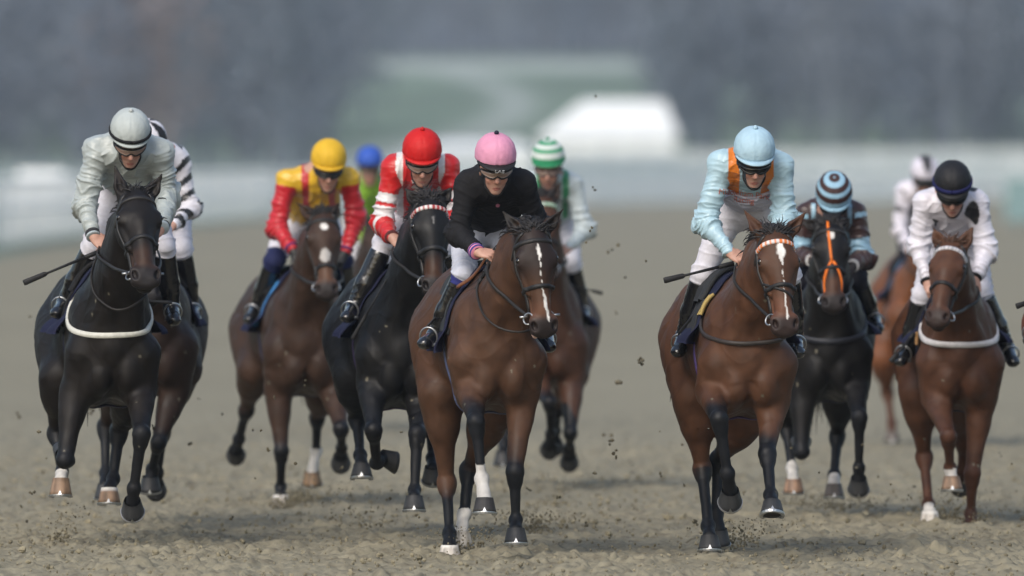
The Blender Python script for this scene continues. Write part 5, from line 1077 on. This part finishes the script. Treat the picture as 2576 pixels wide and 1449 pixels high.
# ------------------------------------------------------------------ bare winter woods on the hillside
M['wood'] = attr_mat('bare_wood', .9, .15, 0, 10, .2, .8)
def wood(name_label, spots, seed):
    rs = np.random.RandomState(seed); mb = MB(); V, Fc, C = [], [], []
    for x, y, h, col in spots:
        b = A3(x, y, zt(y) - .2); col = A3(*col)
        mb.tube([b, b + A3(rs.normal(0, .15), 0, h * .35), b + A3(rs.normal(0, .5), 0, h * .7), b + A3(rs.normal(0, .8), 0, h)], [h * .02, h * .015, h * .009, .02], 5, col)
        for k in range(12):
            t = rs.uniform(.22, .92); p = b + A3(0, 0, h * t); a = rs.uniform(0, 6.28); l = h * .34 * (1.1 - t) + .8; q = p + A3(math.cos(a) * l, math.sin(a) * l, l * rs.uniform(.4, 1.1)); mb.tube([p, lerp(p, q, .5) + A3(0, 0, .2), q], [h * .007, h * .004, .015], 4, col * .8)
        n = 420; t = rs.beta(2.0, 1.5, n); a = rs.uniform(0, 6.28, n); rad = np.sqrt(rs.rand(n)) * h * .24 * np.sin(np.pi * np.clip(t * .85 + .1, 0, 1)) * 1.15
        p = b + np.stack([np.cos(a) * rad, np.sin(a) * rad, h * (.08 + .95 * t)], 1); s = rs.uniform(.25, .75, n); d = rs.normal(0, 1, (n, 3)); d[:, 2] += .8; d /= np.linalg.norm(d, axis=1, keepdims=True); e = np.cross(d, rs.normal(0, 1, (n, 3))); e /= np.linalg.norm(e, axis=1, keepdims=True)
        o0 = len(V) and sum(len(v) for v in V); V.append(np.stack([p - d * s[:, None], p + e * (s * .28)[:, None], p + d * s[:, None], p - e * (s * .28)[:, None]], 1).reshape(-1, 3)); C.append(np.repeat(col * rs.uniform(.75, 1.25, (n, 1)), 4, 0))
    V = np.concatenate(V); nq = len(V) // 4; b0 = len(mb.v); tw = np.arange(nq * 4).reshape(-1, 4) + b0
    allV = np.concatenate([np.array(mb.v), V]); allC = np.concatenate([np.array(mb.c), np.concatenate(C)])
    o = mk_mesh('bare_wood', allV, mb.f + tw.tolist(), M['wood'], None, False, np.clip(allC, 0, 1)); return tag(o, name_label, 'wood', kind='stuff')
def wood_spots(n, x0, x1, y0, y1, seed, keep=lambda px, y: True):
    rs = np.random.RandomState(seed); out = []
    cols = [(.128, .152, .186), (.118, .146, .178), (.134, .152, .180), (.116, .142, .184)]  # distance haze painted in: paler and bluer than real bare bark and twigs
    while len(out) < n:
        px, y = rs.uniform(x0, x1), rs.uniform(y0, y1)
        if not keep(px, y): continue
        col = cols[rs.randint(4)]
        if 270 < px < 430: col = (.20, .165, .16)
        out.append(((px - 1288) * y / F, y, rs.uniform(11, 19), col))
    return out
wood('dark bare winter wood on the left of the hillside', wood_spots(120, -700, 1010, 640, 830, 1, lambda px, y: px < 770 + (y - 640) * 1.0), 1)
wood('dark bare winter wood on the right of the hillside', wood_spots(105, 1690, 3300, 700, 860, 2), 2)
wood('hazy bare wood along the top of the green field', wood_spots(110, 500, 2100, 1130, 1300, 3), 3)
# ------------------------------------------------------------------ damp grey air
def haze():
    mb = MB(); mb.box((-430, -15, -1.3), (430, 3210, 160)); m = bpy.data.materials.new('damp_air'); m.use_nodes = True; nt = m.node_tree; nt.nodes.clear()
    v = nt.nodes.new('ShaderNodeVolumePrincipled'); v.inputs['Color'].default_value = (.76, .87, 1.0, 1); v.inputs['Density'].default_value = .00021; v.inputs['Anisotropy'].default_value = .0
    o = nt.nodes.new('ShaderNodeOutputMaterial'); nt.links.new(v.outputs[0], o.inputs['Volume']); ob = mb.build('haze', m, None, False); tag(ob, kind='stuff'); ob.display_type = 'WIRE'
haze()
